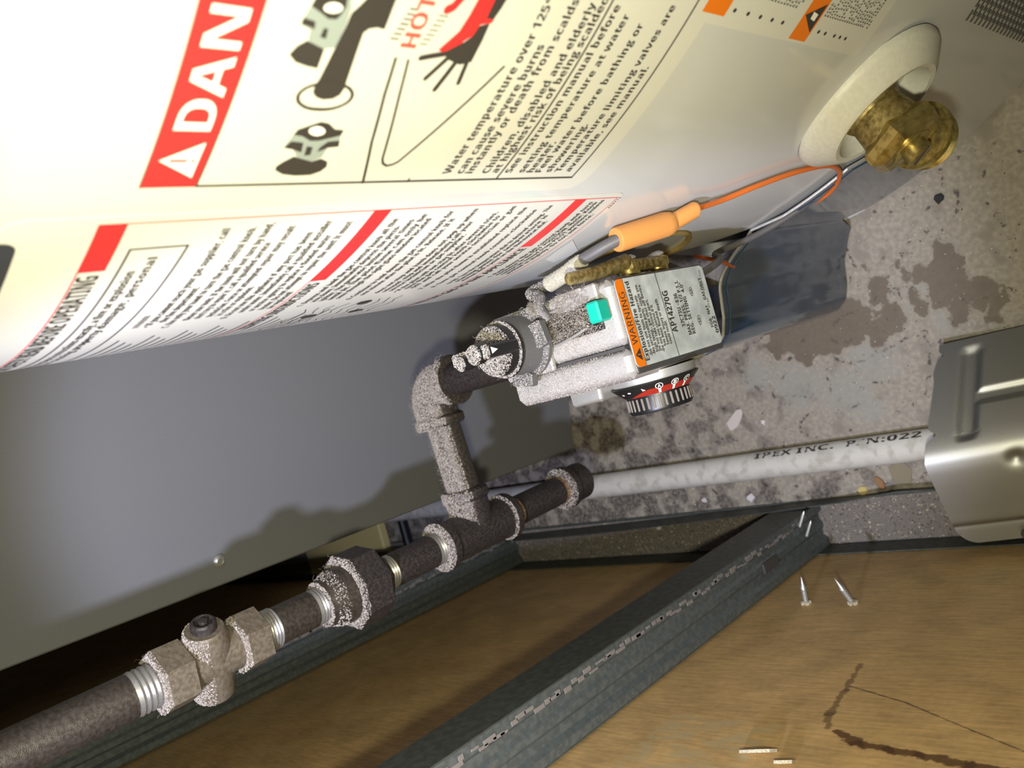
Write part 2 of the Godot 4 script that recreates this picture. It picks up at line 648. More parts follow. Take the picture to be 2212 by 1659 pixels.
func _ready() -> void:
	rng.seed = 7
	# ---- camera
	var cam := Camera3D.new()
	cam.name = "camera"
	cam.keep_aspect = Camera3D.KEEP_HEIGHT
	cam.transform = Transform3D(Basis(Vector3(-0.267958, -0.679014, 0.683475), Vector3(0.963431, -0.188853, 0.190094), Vector3(0, 0.709418, 0.704788)), V(0, 0.593, 0))
	cam.near = 0.01
	cam.far = 20.0
	var lens := CameraAttributesPhysical.new()   # a phone's small lens, focused on the gas valve
	lens.frustum_focal_length = 26.33
	lens.frustum_focus_distance = 0.37
	lens.frustum_near = 0.01
	lens.frustum_far = 20.0
	lens.exposure_aperture = 15.5
	cam.attributes = lens
	add_child(cam)
	cam.fov = 49.004
	cam.current = true
	# ---- surroundings: a dark closet
	var env := Environment.new()
	env.background_mode = Environment.BG_COLOR
	env.background_color = Color(0.012, 0.011, 0.009).linear_to_srgb()
	env.tonemap_mode = Environment.TONE_MAPPER_LINEAR
	env.tonemap_exposure = 1.0
	env.sdfgi_enabled = true
	env.ssao_enabled = true
	env.ssil_enabled = true
	var we := WorldEnvironment.new()
	we.name = "surroundings"
	we.environment = env
	add_child(we)
	# ---- the phone's own lamp, a hand's breadth from the lens, slightly warm
	var warm := SpotLight3D.new()
	warm.name = "phone_lamp"
	warm.light_color = Color(1.0, 0.985, 0.86)
	warm.light_energy = 0.155
	warm.light_size = 0.006
	warm.spot_range = 6.0
	warm.spot_angle = 72.0
	warm.spot_angle_attenuation = 1.0
	warm.spot_attenuation = 2.0
	warm.shadow_enabled = true
	add_child(warm)
	warm.look_at_from_position(V(-0.0416, 0.601, 0.0082), V(-0.0416, 0.601 - 0.709, 0.0082 + 0.705), Vector3.UP)
	# ---- a cool white torch held by the wall, pointing down and ahead
	var cool := SpotLight3D.new()
	cool.name = "torch_light"
	cool.light_color = Color(0.86, 0.88, 1.0)
	cool.light_energy = 0.355
	cool.light_size = 0.008
	cool.spot_range = 6.0
	cool.spot_angle = 27.5
	cool.spot_angle_attenuation = 0.4
	cool.spot_attenuation = 2.0
	cool.shadow_enabled = true
	add_child(cool)
	cool.look_at_from_position(V(-0.137, 0.74, 0.09), V(-0.02, 0.225, 0.40), Vector3.UP)

	sans = SystemFont.new()
	sans.font_names = PackedStringArray(["Droid Sans"])
	bold = SystemFont.new()
	bold.font_names = PackedStringArray(["Droid Sans"])
	bold.font_weight = 700
	noise.frequency = 1.0
	make_materials()
	make_grains()

	build_floor()
	build_wall()
	build_track_and_studs()
	build_cabinet()
	build_heater()
	build_danger_label()
	build_lighting_label()
	build_caution_label()
	build_burner_door()
	build_drain_valve()
	build_gas_valve()
	build_gas_pipe()
	build_wires()
	build_pvc()
	build_cover()
	build_debris()
	build_lamps()


# ================================================================ setting
func build_floor() -> void:
	# stains and dirt are drawn into a map of the slab: x -0.2..0.25, z 0.1..1.0, half a millimetre to a pixel
	var w := 900
	var h := 1800
	var dirt := FastNoiseLite.new()
	dirt.seed = 4
	dirt.frequency = 0.02
	dirt.fractal_octaves = 5
	var fine := FastNoiseLite.new()
	fine.seed = 8
	fine.frequency = 0.11
	fine.fractal_octaves = 3
	var crack := FastNoiseLite.new()
	crack.seed = 15
	crack.frequency = 0.012
	crack.fractal_type = FastNoiseLite.FRACTAL_RIDGED
	crack.fractal_octaves = 4
	var di := dirt.get_image(w, h, false, false, false).get_data()
	var fi := fine.get_image(w, h, false, false, false).get_data()
	var ci := crack.get_image(w, h, false, false, false).get_data()
	# wet-looking brown blotches: x, z, radius
	var wet := [Vector3(0.012, 0.288, 0.016), Vector3(0.0, 0.268, 0.017), Vector3(-0.012, 0.246, 0.018), Vector3(-0.02, 0.262, 0.014), Vector3(-0.027, 0.25, 0.013), Vector3(-0.024, 0.232, 0.012), Vector3(-0.026, 0.276, 0.013), Vector3(-0.024, 0.301, 0.014), Vector3(-0.034, 0.287, 0.015), Vector3(-0.012, 0.3, 0.012), Vector3(0.003, 0.222, 0.011), Vector3(-0.006, 0.196, 0.017), Vector3(-0.018, 0.181, 0.013), Vector3(-0.027, 0.169, 0.016), Vector3(-0.033, 0.153, 0.012), Vector3(-0.034, 0.21, 0.008), Vector3(-0.032, 0.222, 0.008), Vector3(0.004, 0.178, 0.012)]
	var pale := [Vector3(-0.016, 0.2, 0.015), Vector3(-0.036, 0.187, 0.013), Vector3(-0.07, 0.264, 0.03), Vector3(-0.06, 0.3, 0.028), Vector3(-0.05, 0.24, 0.026), Vector3(-0.085, 0.25, 0.016), Vector3(-0.045, 0.33, 0.02)]
	var data := PackedByteArray()
	data.resize(w * h * 3)
	for j in h:
		var z := 1.0 - 0.9 * j / h
		for i in w:
			var x := -0.2 + 0.45 * i / w
			var k := j * w + i
			var d := di[k] / 255.0
			var f := fi[k] / 255.0
			# trodden dirt gathers along the wall and under the gas pipe
			var much := clampf((z - 0.27) * 4.0, 0.0, 0.75) + clampf((-0.105 - x) * 14.0, 0.0, 0.5)
			var c := Vector3(0.625, 0.59, 0.535)
			var g := clampf((d - 0.58 + much * 0.22) * 6.0, 0.0, 1.0) * clampf(0.35 + much, 0.0, 1.0) * clampf(f * 1.7 - 0.2, 0.0, 1.0)
			c = c.lerp(Vector3(0.33, 0.30, 0.28), g)
			c *= 0.86 + 0.26 * f
			var cr := ci[k] / 255.0
			if cr > 0.83 and f > 0.5:
				c = c.lerp(Vector3(0.24, 0.22, 0.2), clampf((cr - 0.83) * 9.0, 0.0, 0.8))
			if z < 0.45 and x > -0.13:
				var field := 0.0
				for b in wet:
					var q: float = ((x - b.x) * (x - b.x) + (z - b.y) * (z - b.y)) / (b.z * b.z)
					if q < 4.0:
						field += maxf(0.0, 1.0 - q * 0.25)
				field += (d - 0.5) * 3.4 + (f - 0.5) * 0.5
				if field > 1.45:
					c = c.lerp(Vector3(0.40, 0.35, 0.29), clampf((field - 1.45) * 4.0, 0.0, 0.75))
				var lighter := 0.0
				for b in pale:
					lighter = maxf(lighter, 1.0 - Vector2(x - b.x, z - b.y).length() / b.z)
				if lighter > 0.0 and field < 1.2:
					c = c.lerp(Vector3(0.61, 0.605, 0.575), clampf(lighter * 2.0 - (f - 0.5) * 2.0 - d * 0.9, 0.0, 0.7))
			data[k * 3] = int(clampf(c.x, 0, 1) * 255)
			data[k * 3 + 1] = int(clampf(c.y, 0, 1) * 255)
			data[k * 3 + 2] = int(clampf(c.z, 0, 1) * 255)
	var m := StandardMaterial3D.new()
	m.albedo_texture = ImageTexture.create_from_image(Image.create_from_data(w, h, false, Image.FORMAT_RGB8, data))
	m.roughness = 0.62
	var b := MB.new()
	var x0 := -0.65
	var x1 := 1.15
	var z0 := -0.8
	var z1 := 3.0
	var t := func(x: float, z: float) -> Vector2: return Vector2((x + 0.2) / 0.45, (1.0 - z) / 0.9)
	b.uvquad(V(x0, 0, z0), V(x1, 0, z0), V(x1, 0, z1), V(x0, 0, z1), t.call(x0, z0), t.call(x1, z0), t.call(x1, z1), t.call(x0, z1))
	b.uvquad(V(x0, -0.1, z0), V(x0, -0.1, z1), V(x1, -0.1, z1), V(x1, -0.1, z0), Vector2.ZERO, Vector2.ZERO, Vector2.ZERO, Vector2.ZERO)
	for e in [[V(x0, 0, z0), V(x1, 0, z0)], [V(x1, 0, z0), V(x1, 0, z1)], [V(x1, 0, z1), V(x0, 0, z1)], [V(x0, 0, z1), V(x0, 0, z0)]]:
		var dn := Vector3(0, -0.1, 0)
		b.uvquad(e[0] + dn, e[1] + dn, e[1], e[0], Vector2.ZERO, Vector2.ZERO, Vector2.ZERO, Vector2.ZERO)
	solo("floor", b, m, Vector3.ZERO, "stained grey concrete floor", "floor", "", "structure")


func build_wall() -> void:
	# the brown paper back of a sheet of drywall, with drips, scuffs and folds drawn where they are: z 0.05..0.75, height 0..0.5
	var w := 1400
	var h := 1000
	var n1 := FastNoiseLite.new()
	n1.seed = 71
	n1.frequency = 0.012
	n1.fractal_octaves = 5
	var n2 := FastNoiseLite.new()
	n2.seed = 72
	n2.frequency = 0.09
	n2.fractal_octaves = 3
	var a1 := n1.get_image(w, h, false, false, false).get_data()
	var a2 := n2.get_image(w, h, false, false, false).get_data()
	# stroke: from (z, h) to (z, h), half width, colour, strength
	var marks := []
	var drip := [Vector2(0.189, 0.268), Vector2(0.176, 0.276), Vector2(0.163, 0.278), Vector2(0.15, 0.28), Vector2(0.131, 0.283), Vector2(0.1, 0.287)]
	for i in drip.size() - 1:
		marks.append([drip[i], drip[i + 1], 0.003, Vector3(0.30, 0.19, 0.09), 0.75])
	var smear := [Vector2(0.204, 0.202), Vector2(0.201, 0.23), Vector2(0.198, 0.255), Vector2(0.194, 0.266)]
	for i in smear.size() - 1:
		marks.append([smear[i], smear[i + 1], 0.0022, Vector3(0.33, 0.24, 0.14), 0.5])
	var fold := [Vector2(0.2, 0.226), Vector2(0.17, 0.238), Vector2(0.137, 0.257), Vector2(0.11, 0.272)]
	for i in fold.size() - 1:
		marks.append([fold[i], fold[i + 1], 0.0005, Vector3(0.3, 0.24, 0.16), 0.7])
	var data := PackedByteArray()
	data.resize(w * h * 3)
	for j in h:
		var y := 0.5 - 0.5 * j / h
		for i in w:
			var z := 0.05 + 0.7 * i / w
			var k := j * w + i
			var f := a1[k] / 255.0
			var g := a2[k] / 255.0
			var fib := a2[((j * 2) % h) * w + (i / 5 + j / 9) % w] / 255.0   # the paper's fibres run along the sheet
			var c := Vector3(0.77, 0.635, 0.43) * (0.74 + 0.20 * f + 0.10 * g + 0.22 * fib)
			# pale scuffed fibres low on the sheet beside the stud
			var sc := a1[((j * 5) % h) * w + (i * 2 + j) % w] / 255.0
			if z > 0.215 and z < 0.275 and y > 0.268:
				c = c.lerp(Vector3(0.72, 0.66, 0.52), clampf((sc - 0.42) * 3.0, 0.0, 0.6))
			if g > 0.9:
				c *= 0.8
			data[k * 3] = int(clampf(c.x, 0, 1) * 255)
			data[k * 3 + 1] = int(clampf(c.y, 0, 1) * 255)
			data[k * 3 + 2] = int(clampf(c.z, 0, 1) * 255)
	var img := Image.create_from_data(w, h, false, Image.FORMAT_RGB8, data)
	for mk in marks:
		var a: Vector2 = mk[0]
		var b2: Vector2 = mk[1]
		var r: float = mk[2] * 2.0
		var i0 := int((minf(a.x, b2.x) - r - 0.05) / 0.7 * w)
		var i1 := int((maxf(a.x, b2.x) + r - 0.05) / 0.7 * w)
		var j0 := int((0.5 - maxf(a.y, b2.y) - r) / 0.5 * h)
		var j1 := int((0.5 - minf(a.y, b2.y) + r) / 0.5 * h)
		for j in range(maxi(j0, 0), mini(j1, h)):
			for i in range(maxi(i0, 0), mini(i1, w)):
				var q := Vector2(0.05 + 0.7 * i / w, 0.5 - 0.5 * j / h)
				var near := Geometry2D.get_closest_point_to_segment(q, a, b2)
				var k := j * w + i
				var d := near.distance_to(q) / float(mk[2]) + (a1[k] / 255.0 - 0.5) * 1.6 + (a2[k] / 255.0 - 0.5) * 1.2
				if d < 1.0:
					var old := img.get_pixel(i, j)
					var ink: Vector3 = mk[3]
					img.set_pixel(i, j, old.lerp(Color(ink.x, ink.y, ink.z), clampf((1.0 - d) * 3.0, 0.0, 1.0) * float(mk[4])))
	var m := StandardMaterial3D.new()
	m.albedo_texture = ImageTexture.create_from_image(img)
	m.roughness = 0.52
	var x := -0.182
	var b := MB.new()
	var z0 := -0.8
	var z1 := 3.0
	var t := func(z: float, y: float) -> Vector2: return Vector2((z - 0.05) / 0.7, (0.5 - y) / 0.5)
	b.uvquad(V(x, 0.012, z1), V(x, 0.012, z0), V(x, 1.6, z0), V(x, 1.6, z1), t.call(z1, 0.012), t.call(z0, 0.012), t.call(z0, 1.6), t.call(z1, 1.6))
	var f := b.p.size()
	b.box(V(x - 0.0064, 0.806, 1.1), Vector3(0.0126, 1.588, 3.8))
	solo("wall_left", b, m, Vector3.ZERO, "brown paper back of a drywall sheet", "wall", "", "structure")
	var bk := MB.new()
	bk.box(V(0.48, 0.8, 3.05), Vector3(1.34, 1.6, 0.1))
	solo("wall_back", bk, M.gypsum, Vector3.ZERO, "drywall far down the dark gap behind the cabinet", "wall", "", "structure")
	# torn paper standing off the sheet
	for s in [[0.214, 0.2925, 0.0065, 0.0075], [0.199, 0.298, 0.0045, 0.005]]:
		var q := MB.new()
		var zc: float = s[0]
		var hc: float = s[1]
		var poly := PackedVector2Array()
		for k in 11:
			var an := TAU * k / 11.0
			var rr := 1.0 + rng.randf_range(-0.35, 0.3)
			poly.append(Vector2(cos(an) * float(s[2]) * rr, sin(an) * float(s[3]) * rr))
		q.prism(poly, V(x, hc, zc), Vector3(-0.15, 0, -1).normalized(), Vector3(0.45, 0.9, 0).normalized(), Vector3(0.0012, -0.0006, 0), 0.0)
		solo("paper_scrap", q, M.gypsum, V(x, hc, zc), "larger torn cream paper flake curling off the brown drywall" if s[0] > 0.2 else "smaller torn cream paper flake beside the larger one on the drywall", "paper scrap", "torn paper flakes on the drywall")
	# drywall screws that missed the stud and stand out of the sheet
	for s in [[V(x, 0.1205, 0.2715), Vector3(1, 0.03, 0.10), "straight drywall screw tip sticking out of the brown paper nearer the stud"], [V(x, 0.121, 0.241), Vector3(1, 0.12, -0.36), "slanting drywall screw tip sticking out of the brown paper farther from the stud"]]:
		var o: Node3D = thing("drywall_screw", s[0], s[2], "screw", "drywall screws poking through the wall")
		var ax: Vector3 = s[1].normalized()
		var q := MB.new()
		var prof := [Vector2(0, -0.004), Vector2(0.0016, -0.004)]
		for k in 7:
			prof.append(Vector2(0.0013, 0.0016 * k))
			prof.append(Vector2(0.0019, 0.0016 * k + 0.0008))
		prof.append_array([Vector2(0.0013, 0.0125), Vector2(0.0, 0.0185)])
		q.lathe(s[0], ax, prof, 12)
		part(o, "shank", q, M.zinc)
		var c := MB.new()
		for k in 7:
			var an := TAU * k / 7.0 + rng.randf()
			c.box(s[0] + Vector3(0.001, cos(an) * 0.0022, sin(an) * 0.0022), Vector3(0.0022, 0.002, 0.0016), 0.0004, Basis(Vector3(1, 0, 0), an))
		part(o, "burst_paper", c, M.gypsum)


func build_track_and_studs() -> void:
	var o := thing("floor_track", V(-0.163, 0, 0.5), "galvanized steel floor track full of dust along the foot of the drywall", "track")
	var th := 0.0008
	var web := MB.new()
	web.box(V(-0.1635, 0.0006, 0.55), Vector3(0.0355, 0.0012, 2.4))
	part(o, "web", web, M.galv_dull)
	var ws := 0.0215
	# the room-side flange is bent in and out a little
	var g := []
	for i in 61:
		var z := -0.6 + 2.4 * i / 60.0
		var bend := 0.0025 * sin(z * 9.0) + 0.004 * exp(-pow((z - 0.25) / 0.02, 2.0))
		var row := []
		for j in 4:
			row.append(V(-0.1465 + bend * j / 3.0 - clampf((z - 0.3) * 0.012, -0.006, 0.01), 0.0004 + ws * j / 3.0, z))
		g.append(row)
	var fl := MB.new()
	fl.sheet(g, func(_i, _j): return Vector3(1, 0, 0), th)
	part(o, "flange", fl, M.galv_dull)
	var fr := MB.new()
	fr.box(V(-0.1812, 0.0125, 0.55), Vector3(0.0009, 0.024, 2.4))
	var far := part(o, "flange", fr, M.galv_dull)
	var bed := MB.new()
	bed.box(V(-0.164, 0.0016, 0.55), Vector3(0.032, 0.001, 2.38))
	var dusty := part(o, "dust_bed", bed, M.dust)
	dusty.set_meta("kind", "stuff")
	scatter(o, "grit", [dusty], 5000, Vector2(0.0006, 0.0016), tones([rgb(150, 140, 128), rgb(110, 100, 92), rgb(190, 178, 150), rgb(90, 82, 76)]), 0.5, func(q): return 1.0 if -q.z > 0.1 and -q.z < 0.75 else 0.0)
	for s in [[0.3215, "near galvanized steel stud standing in the floor track beside the two screws"], [0.655, "far galvanized steel stud half hidden behind the black gas pipe"]]:
		var z: float = s[0]
		var st: Node3D = thing("metal_stud", V(-0.163, 0.002, z), s[1], "stud", "galvanized studs of the wall")
		var x0 := -0.1478   # room face
		var x1 := -0.1808   # drywall face
		var top := 1.5
		var f := MB.new()   # room-side flange
		f.box(V(x0, top / 2 + 0.002, z), Vector3(0.0009, top, 0.031), 0.0003)
		part(st, "flange", f, M.galv_dull if z < 0.5 else M.galv)
		var wb := MB.new()   # web facing the camera, with two pressed ribs
		var prof := PackedVector2Array()
		for q in [[0.0, 0.0], [0.006, 0.0], [0.0085, 0.003], [0.013, 0.003], [0.0150, 0.0015], [0.0185, 0.0015], [0.0205, 0.003], [0.025, 0.003], [0.0275, 0.0], [0.033, 0.0]]:
			prof.append(Vector2(q[0], q[1]))
		for k in range(9, -1, -1):
			prof.append(prof[k] + Vector2(0, 0.0008))
		wb.prism(prof, V(x0, 0.002, z - 0.0152), Vector3(-1, 0, 0), Vector3(0, 0, -1), Vector3(0, top, 0))
		part(st, "web", wb, M.galv)
		var fb := MB.new()
		fb.box(V(x1 + 0.0006, top / 2 + 0.002, z), Vector3(0.0009, top, 0.031), 0.0003)
		part(st, "flange", fb, M.galv_dull)
		var lip := MB.new()
		lip.box(V(x0 - 0.003, top / 2 + 0.002, z + 0.0152), Vector3(0.006, top, 0.0009))
		lip.box(V(x1 + 0.004, top / 2 + 0.002, z + 0.0152), Vector3(0.006, top, 0.0009))
		part(st, "lip", lip, M.galv)
		# dust that clings along the pressed ridge
		var d := MB.new()
		for k in 90:
			var y := 0.03 + k * 0.0055 + rng.randf_range(-0.002, 0.002)
			d.box(V(x0 - 0.003 - rng.randf() * 0.0035, y, z - 0.0154), Vector3(rng.randf_range(0.001, 0.0028), rng.randf_range(0.003, 0.008), 0.0004), 0.0001)
		part(st, "dust", d, M.dust).set_meta("kind", "stuff")
		if z < 0.5:
			var hole_shade := MB.new()
			hole_shade.box(V(x0 - 0.0175, 0.090, z - 0.0142), Vector3(0.007, 0.020, 0.0016), 0.0004)
			part(st, "knockout", hole_shade, M.hole_shade, "dark inset painted as the shade in a punched knockout near the foot")  # solid dark box coloured as the shade inside the opening
			var sc := MB.new()
			for q in [[0.007, 0.040], [0.016, 0.034]]:
				sc.lathe(V(x0 - q[0], q[1], z - 0.0152), Vector3(0.9, -0.1, 0.5), [Vector2(0, 0), Vector2(0.0011, 0), Vector2(0.0011, 0.010), Vector2(0, 0.0125)], 8)
			part(st, "screw_tip", sc, M.zinc)


func build_cabinet() -> void:
	var a := V(-0.0745, 0, 0.5314)
	var dir := (V(0.0751, 0, 0.5012) - V(-0.0663, 0, 0.5296)).normalized()
	var nrm := dir.cross(Vector3.UP)   # towards the camera
	if nrm.z < 0.0:
		nrm = -nrm
	var o := thing("equipment_cabinet", a, "dark grey painted sheet-metal cabinet behind the gas pipe", "cabinet")
	var b := MB.new()
	var basis := Basis(dir, Vector3.UP, nrm)
	b.box(a + dir * 0.1075 + Vector3(0, 0.7, 0) - nrm * 0.25, Vector3(0.215, 1.4, 0.5), 0.0012, basis)
	part(o, "body", b, M.cabinet)
	var s := MB.new()
	s.lathe(V(-0.0585, 0.360, 0.5279), nrm, [Vector2(0, -0.001), Vector2(0.0042, 0), Vector2(0.0042, 0.0012), Vector2(0.003, 0.0024), Vector2(0.0022, 0.0026), Vector2(0.002, 0.0018), Vector2(0, 0.0018)], 18)
	part(o, "panel_screw", s, M.zinc, "small bright screw head near the edge")
	# what shows in the gap between the cabinet and the far stud
	var wd := MB.new()
	wd.box(V(-0.128, 0.006, 0.955), Vector3(0.10, 0.012, 0.185), 0.002)
	solo("wood_offcut", wd, M.wood, V(-0.128, 0, 0.9), "pale yellow timber offcut on the floor in the gap beside the cabinet", "timber")
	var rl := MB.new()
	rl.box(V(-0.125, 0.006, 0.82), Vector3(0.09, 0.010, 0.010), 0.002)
	solo("cable", rl, M.black, V(-0.125, 0, 0.82), "short dark strip added as the shade across the floor in front of the timber offcut", "strip")  # added black strip standing in for shade on the floor


# ================================================================ water heater
var heater: Node3D


func build_heater() -> void:
	heater = thing("water_heater", V(TANK.x, 0, TANK.y), "white enamelled gas water heater covered in warning labels", "water heater")
	var b := MB.new()
	var top_of := func(az: float) -> float:   # upper edge of the burner opening
		if az < -122.0 or az > -79.0:
			return 0.0
		if az < -88.0:
			return 0.188
		return lerpf(0.188, 0.134, (az + 88.0) / 9.0)
	var n := 288
	for i in n:
		var a0 := -180.0 + 360.0 * i / n
		var a1 := -180.0 + 360.0 * (i + 1) / n
		var lo0: float = top_of.call(a0)
		var lo1: float = top_of.call(a1)
		if (lo0 == 0.0) != (lo1 == 0.0):
			lo0 = 0.0
			lo1 = 0.0
		for st in [[-1.0, 0.2], [0.2, 1.35]]:
			var f0 := maxf(lo0, 0.004) if st[0] < 0.0 else 0.2
			var f1 := maxf(lo1, 0.004) if st[0] < 0.0 else 0.2
			b.quad(cyl(a0, f0, R), cyl(a1, f1, R), cyl(a1, st[1], R), cyl(a0, st[1], R))
		if lo0 > 0.0:   # rolled edge of the opening, and its dark inside
			b.quad(cyl(a0, lo0, R - 0.0045), cyl(a1, lo1, R - 0.0045), cyl(a1, lo1, R), cyl(a0, lo0, R))
		b.tri(V(TANK.x, 1.35, TANK.y), cyl(a0, 1.35, R), cyl(a1, 1.35, R))
		b.tri(V(TANK.x, 0.004, TANK.y), cyl(a1, 0.004, R), cyl(a0, 0.004, R))
	part(heater, "shell", b, M.enamel)
	var c := MB.new()
	c.lathe(V(TANK.x, 0.006, TANK.y), Vector3.UP, [Vector2(0, 0), Vector2(R - 0.010, 0), Vector2(R - 0.010, 0.3), Vector2(0, 0.3)], 64)
	part(heater, "burner_chamber", c, M.chamber_steel, "grey steel burner chamber")
	# the thermowell opening with its foam seal
	var s := MB.new()
	var pts := []
	for k in 25:
		var t := TAU * k / 24.0
		pts.append(cyl(-87.0 + 6.8 * cos(t), 0.243 + 0.040 * sin(t), R + 0.0006))
	s.tube(pts, 0.0015, 8, false)
	part(heater, "foam_seal", s, M.foam, "tan ring of foam")
	# perforated air inlet, each slot a dark inset painted as its shade
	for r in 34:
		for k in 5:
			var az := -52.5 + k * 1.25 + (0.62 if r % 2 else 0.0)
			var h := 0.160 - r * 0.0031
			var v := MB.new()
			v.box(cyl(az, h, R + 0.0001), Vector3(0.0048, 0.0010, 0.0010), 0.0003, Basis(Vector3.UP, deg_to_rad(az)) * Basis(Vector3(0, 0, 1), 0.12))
			part(heater, "vent_slot_shade", v, M.hole_shade)
	# a dark rounded badge above the lighting label
	var bd := MB.new()
	var poly := PackedVector2Array()
	for q in [[-83.0, 0.531], [-77.3, 0.5305], [-75.2, 0.532], [-74.4, 0.5355], [-74.2, 0.541], [-74.2, 0.60], [-83.0, 0.60]]:
		poly.append(Vector2(arc(q[0]), q[1]))
	var ink := Ink.new()
	ink.rect(Vector2(arc(-90), 0.5330), Vector2(arc(-74.9), 0.60))
	ink.rect(Vector2(arc(-74.9), 0.5362), Vector2(arc(-74.2), 0.60))
	for k in 6:
		var t0 := PI / 2 * k / 6.0
		var t1 := PI / 2 * (k + 1) / 6.0
		var cc := Vector2(arc(-74.9), 0.5362)
		var rr := Vector2(arc(-74.2) - arc(-74.9), 0.0032)
		ink.p.append_array(PackedVector2Array([cc, cc + Vector2(rr.x * sin(t0), -rr.y * cos(t0)), cc + Vector2(rr.x * sin(t1), -rr.y * cos(t1))]))
	printed(heater, "badge", ink, on_tank(0.0003), M.slate, "dark slate rounded badge at the edge of the picture")
	var tp := Ink.new()
	tp.poly(PackedVector2Array([Vector2(arc(-81.2), 0.3232), Vector2(arc(-79.5), 0.3229), Vector2(arc(-80.6), 0.3155), Vector2(arc(-82.4), 0.3032), Vector2(arc(-84.5), 0.3091), Vector2(arc(-83.3), 0.3212)]))
	printed(heater, "clear_tape", tp, on_tank(0.0003), M.tape, "patch of whitish tape under the lighting label")


func film(called: String, label: String, az0: float, az1: float, h0: float, h1: float, corner: float) -> MeshInstance3D:
	var b := MB.new()
	var u0 := arc(az0)
	var u1 := arc(az1)
	var g := []
	var n := maxi(8, int((az1 - az0) * 1.5))
	var lo := []
	for i in n + 1:
		var s := float(i) / n
		# columns crowd at the ends so that the corners come out round
		var u := lerpf(u0, u1, s)
		if s < 0.12:
			u = lerpf(u0, lerpf(u0, u1, 0.12), pow(s / 0.12, 2.0))
		elif s > 0.88:
			u = lerpf(u1, lerpf(u0, u1, 0.88), pow((1.0 - s) / 0.12, 2.0))
		var d := maxf(0.0, corner - minf(u - u0, u1 - u))
		var cut := corner - sqrt(maxf(0.0, corner * corner - d * d))
		var row := []
		for j in 4:
			var az := rad_to_deg(u / R)
			row.append(cyl(az, lerpf(h0 + cut, h1 - cut, j / 3.0), R + 0.00022))
		lo.append(rad_to_deg(u / R))
		g.append(row)
	b.sheet(g, func(i, _j): return out(lo[i]), 0.0002)
	return part(heater, called, b, M.film, label)


func pic(list: Array) -> PackedVector2Array:   # tenths of a millimetre from the lower left corner of the danger label
	var r := PackedVector2Array()
	for i in range(0, list.size(), 2):
		r.append(Vector2(arc(-70.7) + list[i] * 1e-4, 0.37 + list[i + 1] * 1e-4))
	return r


